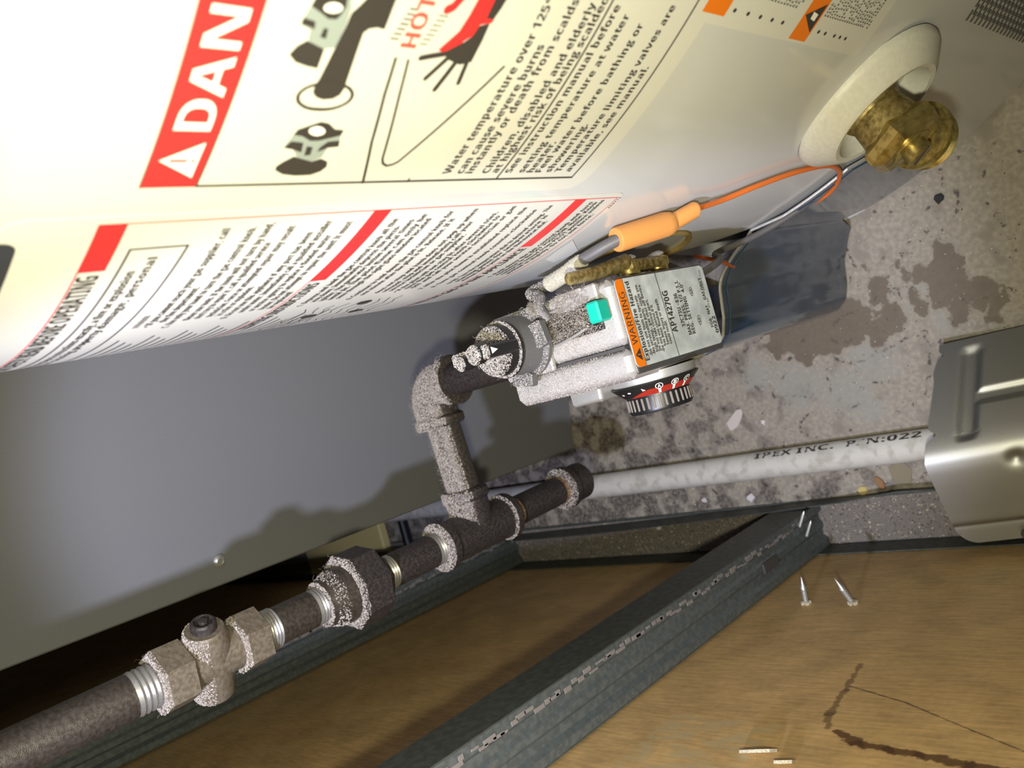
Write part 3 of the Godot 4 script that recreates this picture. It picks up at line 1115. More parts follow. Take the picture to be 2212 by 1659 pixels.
func build_danger_label() -> void:
	var l := film("danger_label", "large white scald warning label with a red heading", -71.9, -30.0, 0.358, 0.538, 0.008)
	var u0 := arc(-70.65)
	var u1 := arc(-34.0)
	var red := Ink.new()
	red.rect(Vector2(u0, 0.5000), Vector2(u1, 0.5126))
	printed(l, "red_band", red, on_tank(0.0003), M.print_red)
	var white := Ink.new()
	line(white, "DANGER", arc(-67.15), 0.5022, 0.0078, 0.0415 * 1.42, false, bold)
	white.poly(PackedVector2Array([Vector2(arc(-70.0), 0.5020), Vector2(arc(-67.8), 0.5020), Vector2(arc(-68.9), 0.5108)]))
	printed(l, "heading", white, on_tank(0.00042), M.print_white)
	var mark := Ink.new()
	mark.rect(Vector2(arc(-68.98), 0.5046), Vector2(arc(-68.82), 0.5085))
	mark.rect(Vector2(arc(-68.98), 0.5030), Vector2(arc(-68.82), 0.5038))
	printed(l, "warning_mark", mark, on_tank(0.0005), M.print_red)
	# rules and border
	var k := Ink.new()
	k.rect(Vector2(u0, 0.3675), Vector2(u0 + 0.0007, 0.5000))
	k.rect(Vector2(u0, 0.3675), Vector2(u1, 0.3682))
	k.rect(Vector2(u0, 0.4039), Vector2(u1, 0.4046))
	k.rect(Vector2(u0, 0.4998), Vector2(u1, 0.5003))
	k.rect(Vector2(u0, 0.5124), Vector2(u1, 0.5128))
	k.stroke(pic([4, 690, 15, 690]), 0.0006)
	var grey := Ink.new()
	grey.poly(pic([193, 1089, 209, 1065, 205, 1041, 188, 1017, 187, 997, 135, 982, 131, 1010, 100, 1012, 84, 1035, 86, 1071, 111, 1092, 124, 1103, 129, 1129, 149, 1117, 183, 1116]))
	grey.poly(pic([485, 1202, 540, 1190, 535, 1124, 493, 1110, 460, 1108, 402, 1110, 396, 1139, 404, 1170, 413, 1182, 434, 1185, 445, 1211, 459, 1209]))
	printed(l, "tap_shading", grey, on_tank(0.0003), M.print_grey)
	k.poly(pic([540, 1012, 540, 1070, 514, 1076, 501, 1093, 483, 1106, 457, 1107, 402, 1107, 347, 1113, 307, 1123, 289, 1121, 277, 1107, 272, 1087, 276, 1064, 287, 1050, 307, 1046, 325, 1049, 373, 1055, 422, 1058, 444, 1059, 455, 1049, 460, 1030, 458, 1010]))
	k.poly(pic([185, 1114, 193, 1089, 209, 1065, 205, 1041, 188, 1017, 187, 992, 171, 993, 168, 1021, 153, 1046, 152, 1069, 166, 1096, 169, 1119]))
	k.poly(pic([149, 1117, 145, 1084, 115, 1077, 124, 1103, 129, 1129]))
	k.poly(pic([130, 1033, 150, 1019, 154, 988, 135, 982, 131, 1010, 117, 1034]))
	k.poly(pic([134, 1070, 132, 1053, 107, 1049, 105, 1065]))
	k.poly(pic([101, 1091, 84, 1070, 84, 1035, 94, 1013, 84, 990, 67, 984, 51, 993, 38, 1017, 36, 1059, 42, 1097, 56, 1122, 68, 1124, 84, 1111, 92, 1093]))
	k.poly(pic([485, 1202, 515, 1195, 520, 1130, 506, 1127, 494, 1124, 476, 1129, 465, 1136, 464, 1155, 473, 1173, 482, 1187]))
	k.poly(pic([459, 1209, 454, 1181, 438, 1177, 442, 1191, 445, 1211]))
	k.poly(pic([443, 1156, 442, 1146, 420, 1143, 423, 1158]))
	k.poly(pic([376, 1212, 397, 1201, 411, 1184, 399, 1171, 396, 1137, 350, 1135, 353, 1161, 360, 1192]))
	k.poly(pic([421, 821, 434, 800, 454, 774, 471, 758, 498, 752, 509, 724, 467, 721, 406, 721, 395, 753, 405, 797]))
	k.poly(pic([600, 742, 606, 703, 549, 711, 519, 719, 519, 742]))
	k.stroke(pic([421, 792, 349, 835]), 0.0013)
	k.stroke(pic([414, 765, 321, 789]), 0.0014)
	k.stroke(pic([433, 738, 345, 726]), 0.0013)
	k.stroke(pic([419, 813, 409, 851, 401, 878]), 0.0014)
	k.stroke(pic([4, 841, 152, 892, 295, 929, 393, 947]), 0.0008)
	k.stroke(pic([392, 910, 298, 886, 173, 850, 94, 827, 77, 816, 68, 799, 73, 782, 83, 769, 403, 605]), 0.0007)
	var ring := pic([292, 1013, 282, 1011, 271, 1014, 261, 1022, 252, 1035, 245, 1051, 241, 1069, 240, 1088, 241, 1107, 245, 1125, 252, 1139, 260, 1150, 270, 1156, 280, 1158, 290, 1155, 300, 1147, 308, 1135, 314, 1120, 319, 1103, 320, 1084, 320, 1065, 316, 1048, 310, 1032, 302, 1021])
	k.ring(ring, 0.0009)
	# vertical strokes of running water
	for i in 7:
		k.stroke(pic([440 + i * 12, 985 - i * 3, 440 + i * 12, 963 - i * 3]), 0.00035)
		k.stroke(pic([436 + i * 12, 900 - i * 3, 436 + i * 12, 878 - i * 4]), 0.00025)
	var body := ["Water temperature over 125\u00b0F", "can cause severe burns", "instantly or death from scalds.", "Children, disabled and elderly", "at highest risk of being scalded.", "See instruction manual before", "setting temperature at water", "heater.", "Feel water before bathing or", "showering.", "Temperature limiting valves are", "available, see manual."]
	var at := [0.4253, 0.4203, 0.4165, 0.4098, 0.4060, 0.3999, 0.3942, 0.3901, 0.3862, 0.3814, 0.3767, 0.3716]
	for i in body.size():
		var g := glyphs(body[i], bold, 26)
		# the same type throughout: "Temperature limiting valves are" fills 12 degrees
		k.add(g[0], Vector2(arc(-70.0), at[i]), 0.00283, 0.0028)
	printed(l, "lettering", k, on_tank(0.00042), M.print_black)
	var dots := Ink.new()
	dots.poly(pic([184, 1042, 176, 1042, 171, 1048, 168, 1058, 170, 1070, 175, 1081, 182, 1087, 190, 1087, 195, 1081, 198, 1071, 196, 1059, 191, 1049]))
	dots.poly(pic([492, 1131, 485, 1132, 480, 1138, 477, 1149, 477, 1160, 480, 1170, 485, 1175, 492, 1174, 497, 1168, 500, 1158, 500, 1146, 497, 1137]))
	printed(l, "tap_centres", dots, on_tank(0.0005), M.print_white)
	var hot := Ink.new()
	line(hot, "HOT", arc(-62.05), 0.4607, 0.0043, 0.0125, false, bold)
	printed(l, "hot_lettering", hot, on_tank(0.00042), M.hot_red)
	var arm := Ink.new()
	arm.poly(pic([600, 787, 606, 707, 510, 717, 501, 750, 472, 755, 456, 775, 428, 788, 420, 821, 426, 838, 440, 818, 478, 803, 520, 795]))
	arm.stroke(pic([523, 865, 531, 852, 560, 838]), 0.0022)
	printed(l, "scalded_arm", arm, on_tank(0.0003), M.print_red)


func build_lighting_label() -> void:
	var l := film("lighting_label", "tall white label of lighting instructions with red bars", -112.0, -72.65, 0.3243, 0.5375, 0.005)
	var u1 := arc(-73.15)
	var red := Ink.new()
	for q in [[0.5115, 0.5178, -77.3], [0.4366, 0.4426, -81.7], [0.3465, 0.3528, -79.85]]:
		red.rect(Vector2(arc(q[2]), q[0]), Vector2(u1, q[1]))
	red.rect(Vector2(arc(-110), 0.5176), Vector2(u1, 0.5180))
	red.rect(Vector2(arc(-110), 0.4424), Vector2(u1, 0.4428))
	red.rect(Vector2(arc(-110), 0.3526), Vector2(u1, 0.3530))
	red.rect(Vector2(arc(-110), 0.3276), Vector2(u1, 0.3280))
	red.rect(Vector2(u1 - 0.0004, 0.3276), Vector2(u1, 0.5180))
	printed(l, "red_bands", red, on_tank(0.0003), M.print_red)
	var k := Ink.new()
	line(k, "FOR YOUR SAFETY READ BEFORE OPERATING", arc(-77.7), 0.5122, 0.0052, 0.106, true, bold)
	line(k, "LIGHTING INSTRUCTIONS", arc(-82.1), 0.4374, 0.0044, 0.052, true, bold)
	line(k, "TO TURN OFF GAS TO THE APPLIANCE", arc(-80.1), 0.3480, 0.0040, 0.082, true, bold)
	k.rect(Vector2(arc(-106), 0.5079), Vector2(arc(-75.35), 0.5085))
	k.rect(Vector2(arc(-106), 0.4937), Vector2(arc(-75.4), 0.4943))
	k.rect(Vector2(arc(-75.45), 0.4937), Vector2(arc(-75.33), 0.5085))
	line(k, "If you do not follow these instructions exactly, a fire or explosion", arc(-77.6), 0.5037, 0.0025, 0.118, true, bold)
	line(k, "may result causing property damage, personal", arc(-76.3), 0.5001, 0.0025, 0.118, true, bold)
	# right ends of the lines (azimuth, height), left ends where the columns begin
	var rows := [["what to do if you smell gas: instructions.", -84.2, 0.4888, -86.5], ["\u2022 If you cannot reach your gas supplier, call", -74.05, 0.4850, -86.7], ["the fire department.", -80.44, 0.4814, -86.0], ["C. Use only your hand to turn the gas control knob.", -74.07, 0.4778, -87.5], ["Never use tools. If the knob will not turn by hand,", -73.78, 0.4733, -86.3], ["don't try to repair it, call a qualified service", -75.76, 0.4699, -86.3], ["technician. Force or attempted repair may result", -74.22, 0.4660, -86.3], ["in a fire or explosion.", -81.35, 0.4626, -86.3], ["D. Do not use this appliance if any part has been", -75.0, 0.4587, -87.3], ["under water. Immediately call a qualified installer", -73.93, 0.4551, -86.3], ["or service agency to replace a flooded water", -75.45, 0.4514, -86.3], ["heater. Do not attempt to repair the unit! It must", -74.16, 0.4477, -86.3], ["be replaced!", -83.2, 0.4445, -86.3],
		["1. Depress and hold the gas control knob all the", -74.17, 0.4311, -87.0], ["way down. Immediately depress the piezo-", -74.96, 0.4277, -86.3], ["igniter. The generator button several times", -74.39, 0.4243, -86.3], ["until lit. The pilot flame can only be", -73.86, 0.4208, -86.3], ["seen through the sight glass window located", -74.4, 0.4174, -86.3], ["6. Continue to hold down the gas control knob for", -73.67, 0.4105, -87.0], ["one minute after the pilot is lit. Release. If it", -74.59, 0.4068, -86.3], ["does not stop and knob does not pop up when", -73.62, 0.4001, -86.3], ["released, stop and immediately call your", -75.09, 0.3967, -86.3], ["service technician or gas supplier.", -76.75, 0.3936, -86.3], ["\u2022 If the pilot will not stay lit after several tries,", -74.14, 0.3891, -86.9], ["turn the gas control knob clockwise to", -74.62, 0.3860, -86.3], ["OFF and call your service technician or gas", -73.54, 0.3826, -86.3], ["7. After the pilot flame is established replace the", -73.79, 0.3760, -87.0], ["8. Turn gas control knob counter-clockwise", -74.15, 0.3695, -87.0], ["to ON. Turn the temperature dial to desired setting. The", -73.72, 0.3630, -86.6], ["starting point for temperature is", -75.0, 0.3597, -86.3], ["marked with a point on the thermostat dial.", -75.79, 0.3563, -86.3],
		["1. Push down the gas control knob and turn", -73.62, 0.3408, -86.3], ["clockwise to the OFF POSITION. Note: Knob", -73.66, 0.3378, -86.0], ["cannot be turned from PILOT position unless", -73.41, 0.3347, -86.0], ["pushed in slightly. Do not use force.", -75.34, 0.3314, -86.0]]
	for r in rows:
		line(k, r[0], arc(r[1]), r[2], 0.0023, arc(r[1]) - arc(r[3]), true, bold)
	line(k, "AX4774", arc(-73.15), 0.3256, 0.0015, 0.0072, true, sans)
	# the drawings at the far left of the label, seen edge on
	for i in 9:
		var h := 0.424 - i * 0.0055
		var s := PackedVector2Array()
		for j in 9:
			s.append(Vector2(arc(-96.0 + j * 0.95), h + 0.0016 * sin(j * 1.7 + i)))
		k.stroke(s, 0.0004)
	for q in [[-88.9, 0.3977], [-91.5, 0.415], [-92.5, 0.39]]:
		var e := PackedVector2Array()
		for j in 14:
			e.append(Vector2(arc(q[0]) + 0.0028 * cos(TAU * j / 14.0), q[1] + 0.0032 * sin(TAU * j / 14.0)))
		k.poly(e)
	for i in 22:
		k.rect(Vector2(arc(-97.0), 0.489 - i * 0.0037), Vector2(arc(-89.5 - (i * 7) % 3), 0.4896 - i * 0.0037), 0.004)
	printed(l, "lettering", k, on_tank(0.00042), M.print_black)


func build_caution_label() -> void:
	var l := film("caution_label", "cream label with orange bars and fine print above the drain valve", -58.1, -38.0, 0.243, 0.3665, 0.004)
	var o := Ink.new()
	o.rect(Vector2(arc(-57.5), 0.3505), Vector2(arc(-40.0), 0.3630))
	o.rect(Vector2(arc(-57.9), 0.2920), Vector2(arc(-40.0), 0.3045))
	printed(l, "orange_bars", o, on_tank(0.0003), M.print_orange)
	var k := Ink.new()
	k.poly(PackedVector2Array([Vector2(arc(-57.2), 0.2932), Vector2(arc(-55.1), 0.2932), Vector2(arc(-56.15), 0.3036)]))
	for h in [0.3468, 0.3385, 0.3305, 0.3225, 0.3150, 0.2870, 0.2815, 0.2735, 0.2685, 0.2635]:
		var e := PackedVector2Array()
		for j in 10:
			e.append(Vector2(arc(-57.0) + 0.0007 * cos(TAU * j / 10.0), h + 0.0009 * sin(TAU * j / 10.0)))
		k.poly(e)
	# fine print too small to read: short dark strokes set like words
	for block in [[0.3480, 0.3090], [0.2895, 0.2505]]:
		var h: float = block[0]
		while h > block[1]:
			var u := arc(-55.9)
			while u < arc(-44.0):
				var w := rng.randf_range(0.0005, 0.0011)
				if rng.randf() < 0.86:
					k.rect(Vector2(u, h), Vector2(u + w, h + 0.00032))
					k.rect(Vector2(u, h + 0.00085), Vector2(u + w * 0.8, h + 0.00115))
					k.rect(Vector2(u, h), Vector2(u + 0.00028, h + 0.00115))
				u += w + 0.00045
			h -= 0.0021
	printed(l, "fine_print", k, on_tank(0.00042), M.print_black)
	var w2 := Ink.new()
	w2.poly(PackedVector2Array([Vector2(arc(-56.4), 0.2955), Vector2(arc(-55.9), 0.2955), Vector2(arc(-55.8), 0.2995), Vector2(arc(-56.3), 0.2990)]))
	printed(l, "flame_mark", w2, on_tank(0.0005), M.print_white)


func build_burner_door() -> void:
	# plan of the blue sheet: hugging the tank, then standing off it as a hood
	var plan := []
	for i in 40:
		var az := -65.0 - i * 0.335
		var a := deg_to_rad(az)
		plan.append(Vector2(TANK.x + (R + 0.0035) * sin(a), TANK.y - (R + 0.0035) * cos(a)))
	var hood := Curve3D.new()
	for q in [[0.0465, 0.2245], [0.037, 0.2315], [0.020, 0.2395], [0.004, 0.2420], [-0.006, 0.2455], [-0.0115, 0.2525], [-0.0135, 0.263], [-0.0135, 0.285], [-0.010, 0.305], [0.004, 0.322], [0.03, 0.335]]:
		hood.add_point(Vector3(q[0], 0, q[1]))
	for i in hood.point_count:
		var a := hood.get_point_position(maxi(i - 1, 0))
		var b := hood.get_point_position(mini(i + 1, hood.point_count - 1))
		hood.set_point_in(i, (a - b) / 7.0)
		hood.set_point_out(i, (b - a) / 7.0)
	var len := hood.get_baked_length()
	var n_strip := plan.size()
	for i in 70:
		var q := hood.sample_baked(len * i / 69.0)
		plan.append(Vector2(q.x, q.z))
	var g := []
	var nrm := []
	for i in plan.size():
		var a: Vector2 = plan[maxi(i - 1, 0)]
		var b: Vector2 = plan[mini(i + 1, plan.size() - 1)]
		var t := (b - a).normalized()
		nrm.append(V(-t.y, 0, t.x) if true else Vector3.ZERO)
		var q: Vector2 = plan[i]
		var s := float(i - n_strip) / 70.0   # past 0 the sheet is the hood
		var lo := 0.030
		var hi := 0.150
		if i < 14:
			hi = 0.150 - 0.025 * (14 - i) / 14.0
			lo = 0.030 + 0.006 * (14 - i) / 14.0
		if s >= -0.02:
			lo = lerpf(0.030, 0.003, smoothstep(-0.02, 0.05, s))
			hi = lerpf(0.150, 0.174, smoothstep(-0.02, 0.16, s))
		var row := []
		for j in 9:
			row.append(V(q.x, lerpf(lo, hi, j / 8.0), q.y))
		g.append(row)
	# normals face away from the tank
	for i in nrm.size():
		var away := V(plan[i].x - TANK.x, 0, plan[i].y - TANK.y)
		if nrm[i].dot(away) < 0.0:
			nrm[i] = -nrm[i]
	var m := MB.new()
	m.crease = 0.9
	m.sheet(g, func(i, _j): return nrm[i], 0.0012)
	var o := part(heater, "burner_door", m, M.blue, "dark blue painted burner door bulging out below the gas valve")
	# rolled bright top edge
	var rim := []
	for i in g.size():
		rim.append(g[i][8] - nrm[i] * 0.0006)
	var r := MB.new()
	r.tube(rim, 0.0009, 8)
	part(o, "rolled_edge", r, M.silver)
	# a pressed line just below it
	var bead := []
	for i in range(4, g.size() - 6):
		bead.append(g[i][8] + Vector3(0, -0.006, 0) - nrm[i] * 0.0004)
	var bb := MB.new()
	bb.tube(bead, 0.0009, 8)
	part(o, "pressed_bead", bb, M.blue)


func build_drain_valve() -> void:
	var az := -61.6
	var h := 0.199
	var ax := out(az)
	var c := cyl(az, h, R)
	var cv := cyl(az, 0.209, R)
	# the moulded dish round the drain
	var e := MB.new()
	e.lathe(c, ax, [Vector2(0.0365, -0.001), Vector2(0.0365, 0.0012), Vector2(0.0352, 0.0035), Vector2(0.0285, 0.0095), Vector2(0.0262, 0.0108), Vector2(0.0240, 0.0104), Vector2(0.0215, 0.0055), Vector2(0.0200, 0.0008), Vector2(0.012, 0.0006), Vector2(0, 0.0006)], 64)
	part(heater, "drain_escutcheon", e, M.plastic, "white moulded plastic dish round the drain valve")
	var o := thing("drain_valve", c, "brass drain valve with a slotted hexagonal cap in a white plastic dish", "valve")
	var down := Vector3(0, -1, 0)
	var body := MB.new()
	body.lathe(cv, ax, [Vector2(0, 0.0008), Vector2(0.0135, 0.0008), Vector2(0.0135, 0.008), Vector2(0.0120, 0.011), Vector2(0.0130, 0.018), Vector2(0.0138, 0.022), Vector2(0, 0.022)], 28)
	var mid := cv + ax * 0.014
	var sd := (down + ax * 0.38).normalized()
	body.tube([mid - sd * 0.002, mid + sd * 0.014, mid + sd * 0.024, mid + sd * 0.0285], [0.0105, 0.0105, 0.0115, 0.0142], 28)
	part(o, "body", body, M.brass_dull)
	var sp := MB.new()
	var q0 := mid + sd * 0.0285
	sp.lathe(q0, sd, [Vector2(0, -0.001), Vector2(0.0150, -0.001), Vector2(0.0150, 0.0012), Vector2(0.0122, 0.0012), Vector2(0.0134, 0.0024), Vector2(0.0123, 0.0037), Vector2(0.0134, 0.0049), Vector2(0.0123, 0.0062), Vector2(0.0134, 0.0074), Vector2(0.0124, 0.0087), Vector2(0.0118, 0.010), Vector2(0.0095, 0.010), Vector2(0.0095, 0.001), Vector2(0, 0.001)], 36)
	part(o, "hose_thread", sp, M.brass)
	var cap := MB.new()
	cap.crease = 0.35
	var e0 := cv + ax * 0.0205
	var hexa := PackedVector2Array()
	for i in 6:
		hexa.append(Vector2(cos(TAU * i / 6.0 + 0.3), sin(TAU * i / 6.0 + 0.3)) * 0.0180)
	var u := ax.cross(Vector3.UP).normalized()
	cap.prism(hexa, e0, u, ax.cross(u), ax * 0.0110, 0.0034)
	part(o, "packing_nut", cap, M.brass)
	var st := MB.new()
	st.lathe(e0, ax, [Vector2(0, 0.010), Vector2(0.0090, 0.010), Vector2(0.0088, 0.0116), Vector2(0.0062, 0.0122), Vector2(0.0058, 0.0122), Vector2(0.0058, 0.0160), Vector2(0.0052, 0.0168), Vector2(0, 0.0168)], 28)
	part(o, "stem", st, M.brass)
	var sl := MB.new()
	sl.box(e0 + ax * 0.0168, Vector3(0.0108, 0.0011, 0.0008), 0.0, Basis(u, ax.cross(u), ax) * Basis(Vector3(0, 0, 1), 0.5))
	part(o, "screwdriver_slot_shade", sl, M.hole_shade)  # dark bar coloured as the shade down in the slot


# ================================================================ the two lamps, outside the picture
func build_lamps() -> void:
	var right := Vector3(-0.267958, -0.679014, 0.683475)
	var up := Vector3(0.963431, -0.188853, 0.190094)
	var back := Vector3(0.0, 0.709418, 0.704788)
	var eye := V(0, 0.593, 0)
	var basis := Basis(right, up, back)
	var o := thing("phone", eye + back * 0.009, "black phone held above the pipes with its small lamp lit", "phone")
	var b := MB.new()
	b.box(eye + back * 0.0095 - up * 0.022, Vector3(0.158, 0.076, 0.007), 0.002, basis)
	part(o, "body", b, M.black_plastic)
	var g := MB.new()
	g.lathe(eye - up * 0.0432 + back * 0.0065, -back, [Vector2(0, 0), Vector2(0.0032, 0), Vector2(0.0032, 0.0014), Vector2(0, 0.0018)], 20)
	part(o, "lamp_lens", g, M.lamp_glass)
	var at := V(-0.137, 0.74, 0.09)
	var d := (V(-0.02, 0.225, 0.40) - at).normalized()
	var t := thing("torch", at - d * 0.07, "slim black torch held by the wall and pointed at the gas valve", "torch")
	var c := MB.new()
	c.lathe(at - d * 0.115, d, [Vector2(0, 0), Vector2(0.0105, 0), Vector2(0.0115, 0.002), Vector2(0.0115, 0.075), Vector2(0.0140, 0.085), Vector2(0.0140, 0.108), Vector2(0.0120, 0.108), Vector2(0.0115, 0.103), Vector2(0, 0.103)], 32)
	part(t, "barrel", c, M.black_plastic)
	var l := MB.new()
	l.lathe(at - d * 0.0115, d, [Vector2(0, 0), Vector2(0.0110, 0), Vector2(0.0110, 0.003), Vector2(0, 0.004)], 28)
	part(t, "lens", l, M.lamp_glass)


# ================================================================ gas valve
func build_gas_valve() -> void:
	var o := thing("gas_valve", V(0.010, 0.244, 0.24), "dusty grey cast gas control valve with a black dial and a warning label", "gas valve")
	var b := MB.new()
	b.crease = 0.9
	b.box(V(0.0168, 0.2800, 0.2407), Vector3(0.0286, 0.0720, 0.0690), 0.0034)
	var main := part(o, "body", b, M.cast)
	var hb := MB.new()
	hb.crease = 0.9
	hb.box(V(-0.0050, 0.2855, 0.2412), Vector3(0.0136, 0.0610, 0.0700), 0.0034)
	hb.box(V(-0.0040, 0.2520, 0.2290), Vector3(0.0120, 0.0170, 0.0450), 0.0024)
	var housing := part(o, "housing", hb, M.cast)
	var gr := MB.new()
	gr.box(V(0.0020, 0.2800, 0.2415), Vector3(0.0014, 0.0690, 0.0660))
	part(o, "joint", gr, M.cast_dark)
	var fp := MB.new()
	fp.crease = 0.9
	fp.box(V(0.0102, 0.2785, 0.2068), Vector3(0.0405, 0.0690, 0.0020), 0.0007)
	part(o, "face_plate", fp, M.cast_dark)
	var le := MB.new()
	le.box(V(0.0272, 0.3170, 0.2235), Vector3(0.0076, 0.0034, 0.0230), 0.0008)
	le.box(V(0.0300, 0.3180, 0.2190), Vector3(0.0016, 0.0064, 0.0030), 0.0005)
	var ledge := part(o, "ledge", le, M.cast)
	# label on the side that faces the room
	var zf := 0.2057
	var lab := MB.new()
	var lp := PackedVector2Array()
	var lw := Vector2(-0.0075, 0.0297)
	var lh := Vector2(0.2447, 0.3138)
	for q in [[lw.x, lh.x, 180.0], [lw.y, lh.x, 270.0], [lw.y, lh.y, 0.0], [lw.x, lh.y, 90.0]]:
		var r := 0.0026
		var cc := Vector2(q[0] + (r if q[0] == lw.x else -r), q[1] + (r if q[1] == lh.x else -r))
		for k in 5:
			var an := deg_to_rad(float(q[2]) + 22.5 * k)
			lp.append(cc + Vector2(cos(an), sin(an)) * r)
	lab.prism(lp, V(0, 0, zf), Vector3(1, 0, 0), Vector3(0, 1, 0), Vector3(0, 0, 0.00025))
	var label := part(o, "warning_label", lab, M.paper_label, "grey white label with an orange warning band")
	var face := func(lift: float) -> Callable:
		return func(q: Vector2) -> Array: return [V(q.x, q.y, zf - 0.00025 - lift), Vector3(0, 0, 1)]
	var og := Ink.new()
	var band := Geometry2D.intersect_polygons(lp, PackedVector2Array([Vector2(-0.02, 0.3073), Vector2(0.04, 0.3083), Vector2(0.04, 0.33), Vector2(-0.02, 0.33)]))
	og.poly(band[0])
	printed(label, "orange_band", og, face.call(0.00008), M.print_orange)
	var k := Ink.new()
	line(k, "WARNING", 0.0020, 0.3091, 0.0036, 0.0222, false, sans)
	k.poly(PackedVector2Array([Vector2(-0.0050, 0.3089), Vector2(0.0004, 0.3089), Vector2(-0.0023, 0.3129)]))
	k.stroke(PackedVector2Array([Vector2(-0.0074, 0.3074), Vector2(0.0296, 0.3082)]), 0.00025)
	k.stroke(PackedVector2Array([Vector2(-0.0073, 0.2826), Vector2(0.0296, 0.2840)]), 0.0004)
	line(k, "Explosion/Fire Hazard", -0.0057, 0.3042, 0.0028, 0.0338, false, bold)
	var rows := [["\u25aaDo not use tools to operate", -0.0043, 0.3013, 0.0260], ["\u25aaNo serviceable parts. single use.", -0.0041, 0.2990, 0.0306], ["high temp.. gas shut off device", -0.0032, 0.2967, 0.0290], ["Do not take control apart.", -0.0032, 0.2944, 0.0224], ["\u25aaDo not use control if it", -0.0041, 0.2921, 0.0206], ["has been flooded", -0.0017, 0.2899, 0.0150], ["Severe injury or death", -0.0016, 0.2875, 0.0200], ["could result", -0.0016, 0.2852, 0.0100]]
	for r in rows:
		line(k, str(r[0]).replace("\u25aa", "-"), r[1], r[2], 0.00195, r[3], false, bold)
	line(k, "AP14270G", 0.0026, 0.2784, 0.0041, 0.0186, false, bold)
	line(k, "37C73U \u2013836", 0.0040, 0.2716, 0.0027, 0.0152, false, bold)
	line(k, "MAX. PRESS. 1/2 P.S.I.", -0.0001, 0.2682, 0.0025, 0.0248, false, bold)
	line(k, "REG. SETTING  4.0\"", -0.0001, 0.2651, 0.0025, 0.0236, false, bold)
	line(k, "FOR   NAT.   GAS ONLY", 0.0006, 0.2489, 0.0023, 0.0234, false, bold)
	line(k, "0922", -0.0026, 0.2457, 0.0027, 0.0080, false, bold)
	line(k, "A148", 0.0094, 0.2473, 0.0013, 0.0046, false, sans)
	line(k, "1157\u20132720", 0.0178, 0.2478, 0.0014, 0.0098, false, sans)
	for q in [[0.0052, 0.2594, 0.0023, 0.0014], [0.0185, 0.2597, 0.0021, 0.0013]]:
		var e := PackedVector2Array()
		for j in 21:
			e.append(Vector2(q[0] + float(q[2]) * cos(TAU * j / 21.0), q[1] + float(q[3]) * sin(TAU * j / 21.0)))
		k.ring(e, 0.0003)
	line(k, "SP", 0.0040, 0.2587, 0.0013, 0.0024, false, bold)
	line(k, "SA", 0.0174, 0.2590, 0.0013, 0.0024, false, bold)
	printed(label, "lettering", k, face.call(0.00014), M.print_black)
	var ex := Ink.new()
	ex.rect(Vector2(-0.0025, 0.3099), Vector2(-0.0021, 0.3116))
	ex.rect(Vector2(-0.0025, 0.3092), Vector2(-0.0021, 0.3096))
	printed(label, "warning_mark", ex, face.call(0.0002), M.print_orange)

	# ---- control knob on top
	var kc := V(0.0155, 0, 0.257)
	var up := Vector3.UP
	var pl := MB.new()
	pl.box(V(0.0157, 0.3172, 0.2600), Vector3(0.0300, 0.0030, 0.0290), 0.0008)
	var plate := part(o, "knob_plate", pl, M.cast)
	for q in [[0.0268, 0.2497], [0.0073, 0.2515]]:
		var s := MB.new()
		s.lathe(V(q[0], 0.3185, q[1]), up, [Vector2(0.0036, 0), Vector2(0.0034, 0.0012), Vector2(0.0022, 0.0021), Vector2(0.0010, 0.0023), Vector2(0.0008, 0.0015), Vector2(0, 0.0015)], 18)
		part(o, "plate_screw", s, M.zinc)
	var co := MB.new()
	co.lathe(kc, up, [Vector2(0, 0.3185), Vector2(0.0150, 0.3185), Vector2(0.0150, 0.3205), Vector2(0.0132, 0.3225), Vector2(0.0120, 0.3335), Vector2(0, 0.3335)], 40)
	var collar := part(o, "knob_collar", co, M.grey_plastic)
	var tb := MB.new()
	tb.box(V(0.0175, 0.3240, 0.2425), Vector3(0.0110, 0.0050, 0.0070), 0.0008, Basis(up, 0.15))
	tb.box(V(0.0005, 0.3225, 0.2600), Vector3(0.0060, 0.0050, 0.0120), 0.0008, Basis(up, -0.2))
	var tabs := part(o, "position_tab", tb, M.grey_plastic)
	var kn := MB.new()
	kn.lathe(kc, up, [Vector2(0, 0.3335), Vector2(0.0126, 0.3335), Vector2(0.0128, 0.3345), Vector2(0.0126, 0.3353), Vector2(0.0114, 0.3358), Vector2(0.0110, 0.3398), Vector2(0.0098, 0.3416), Vector2(0.006, 0.3422), Vector2(0, 0.3424)], 40)
	var knob := part(o, "control_knob", kn, M.black_plastic, "black plastic knob grey with dust")
	var gp := MB.new()
	gp.box(V(0.0155, 0.3450, 0.2566), Vector3(0.0056, 0.0195, 0.0232), 0.0010)
	gp.lathe(kc + V(0, 0, -0.0048), up, [Vector2(0, 0.352), Vector2(0.0042, 0.352), Vector2(0.0042, 0.3560), Vector2(0.0037, 0.3566), Vector2(0, 0.3566)], 20)
	gp.lathe(V(0.0135, 0.352, 0.2592), up, [Vector2(0, 0), Vector2(0.0030, 0), Vector2(0.0030, 0.0062), Vector2(0.0024, 0.0068), Vector2(0, 0.0068)], 18)
	var grip := part(knob, "grip_bar", gp, M.black_plastic)
	var ar := Ink.new()
	ar.poly(PackedVector2Array([Vector2(0.0140, 0.3528), Vector2(0.0170, 0.3528), Vector2(0.0155, 0.3490)]))
	printed(knob, "pointer", ar, func(q: Vector2) -> Array: return [V(q.x, q.y, 0.24485), Vector3(0, 0, 1)], M.print_white)

	# ---- igniter button in its clip
	var ig := MB.new()
	ig.box(V(0.0180, 0.3163, 0.2290), Vector3(0.0130, 0.0016, 0.0300), 0.0004)
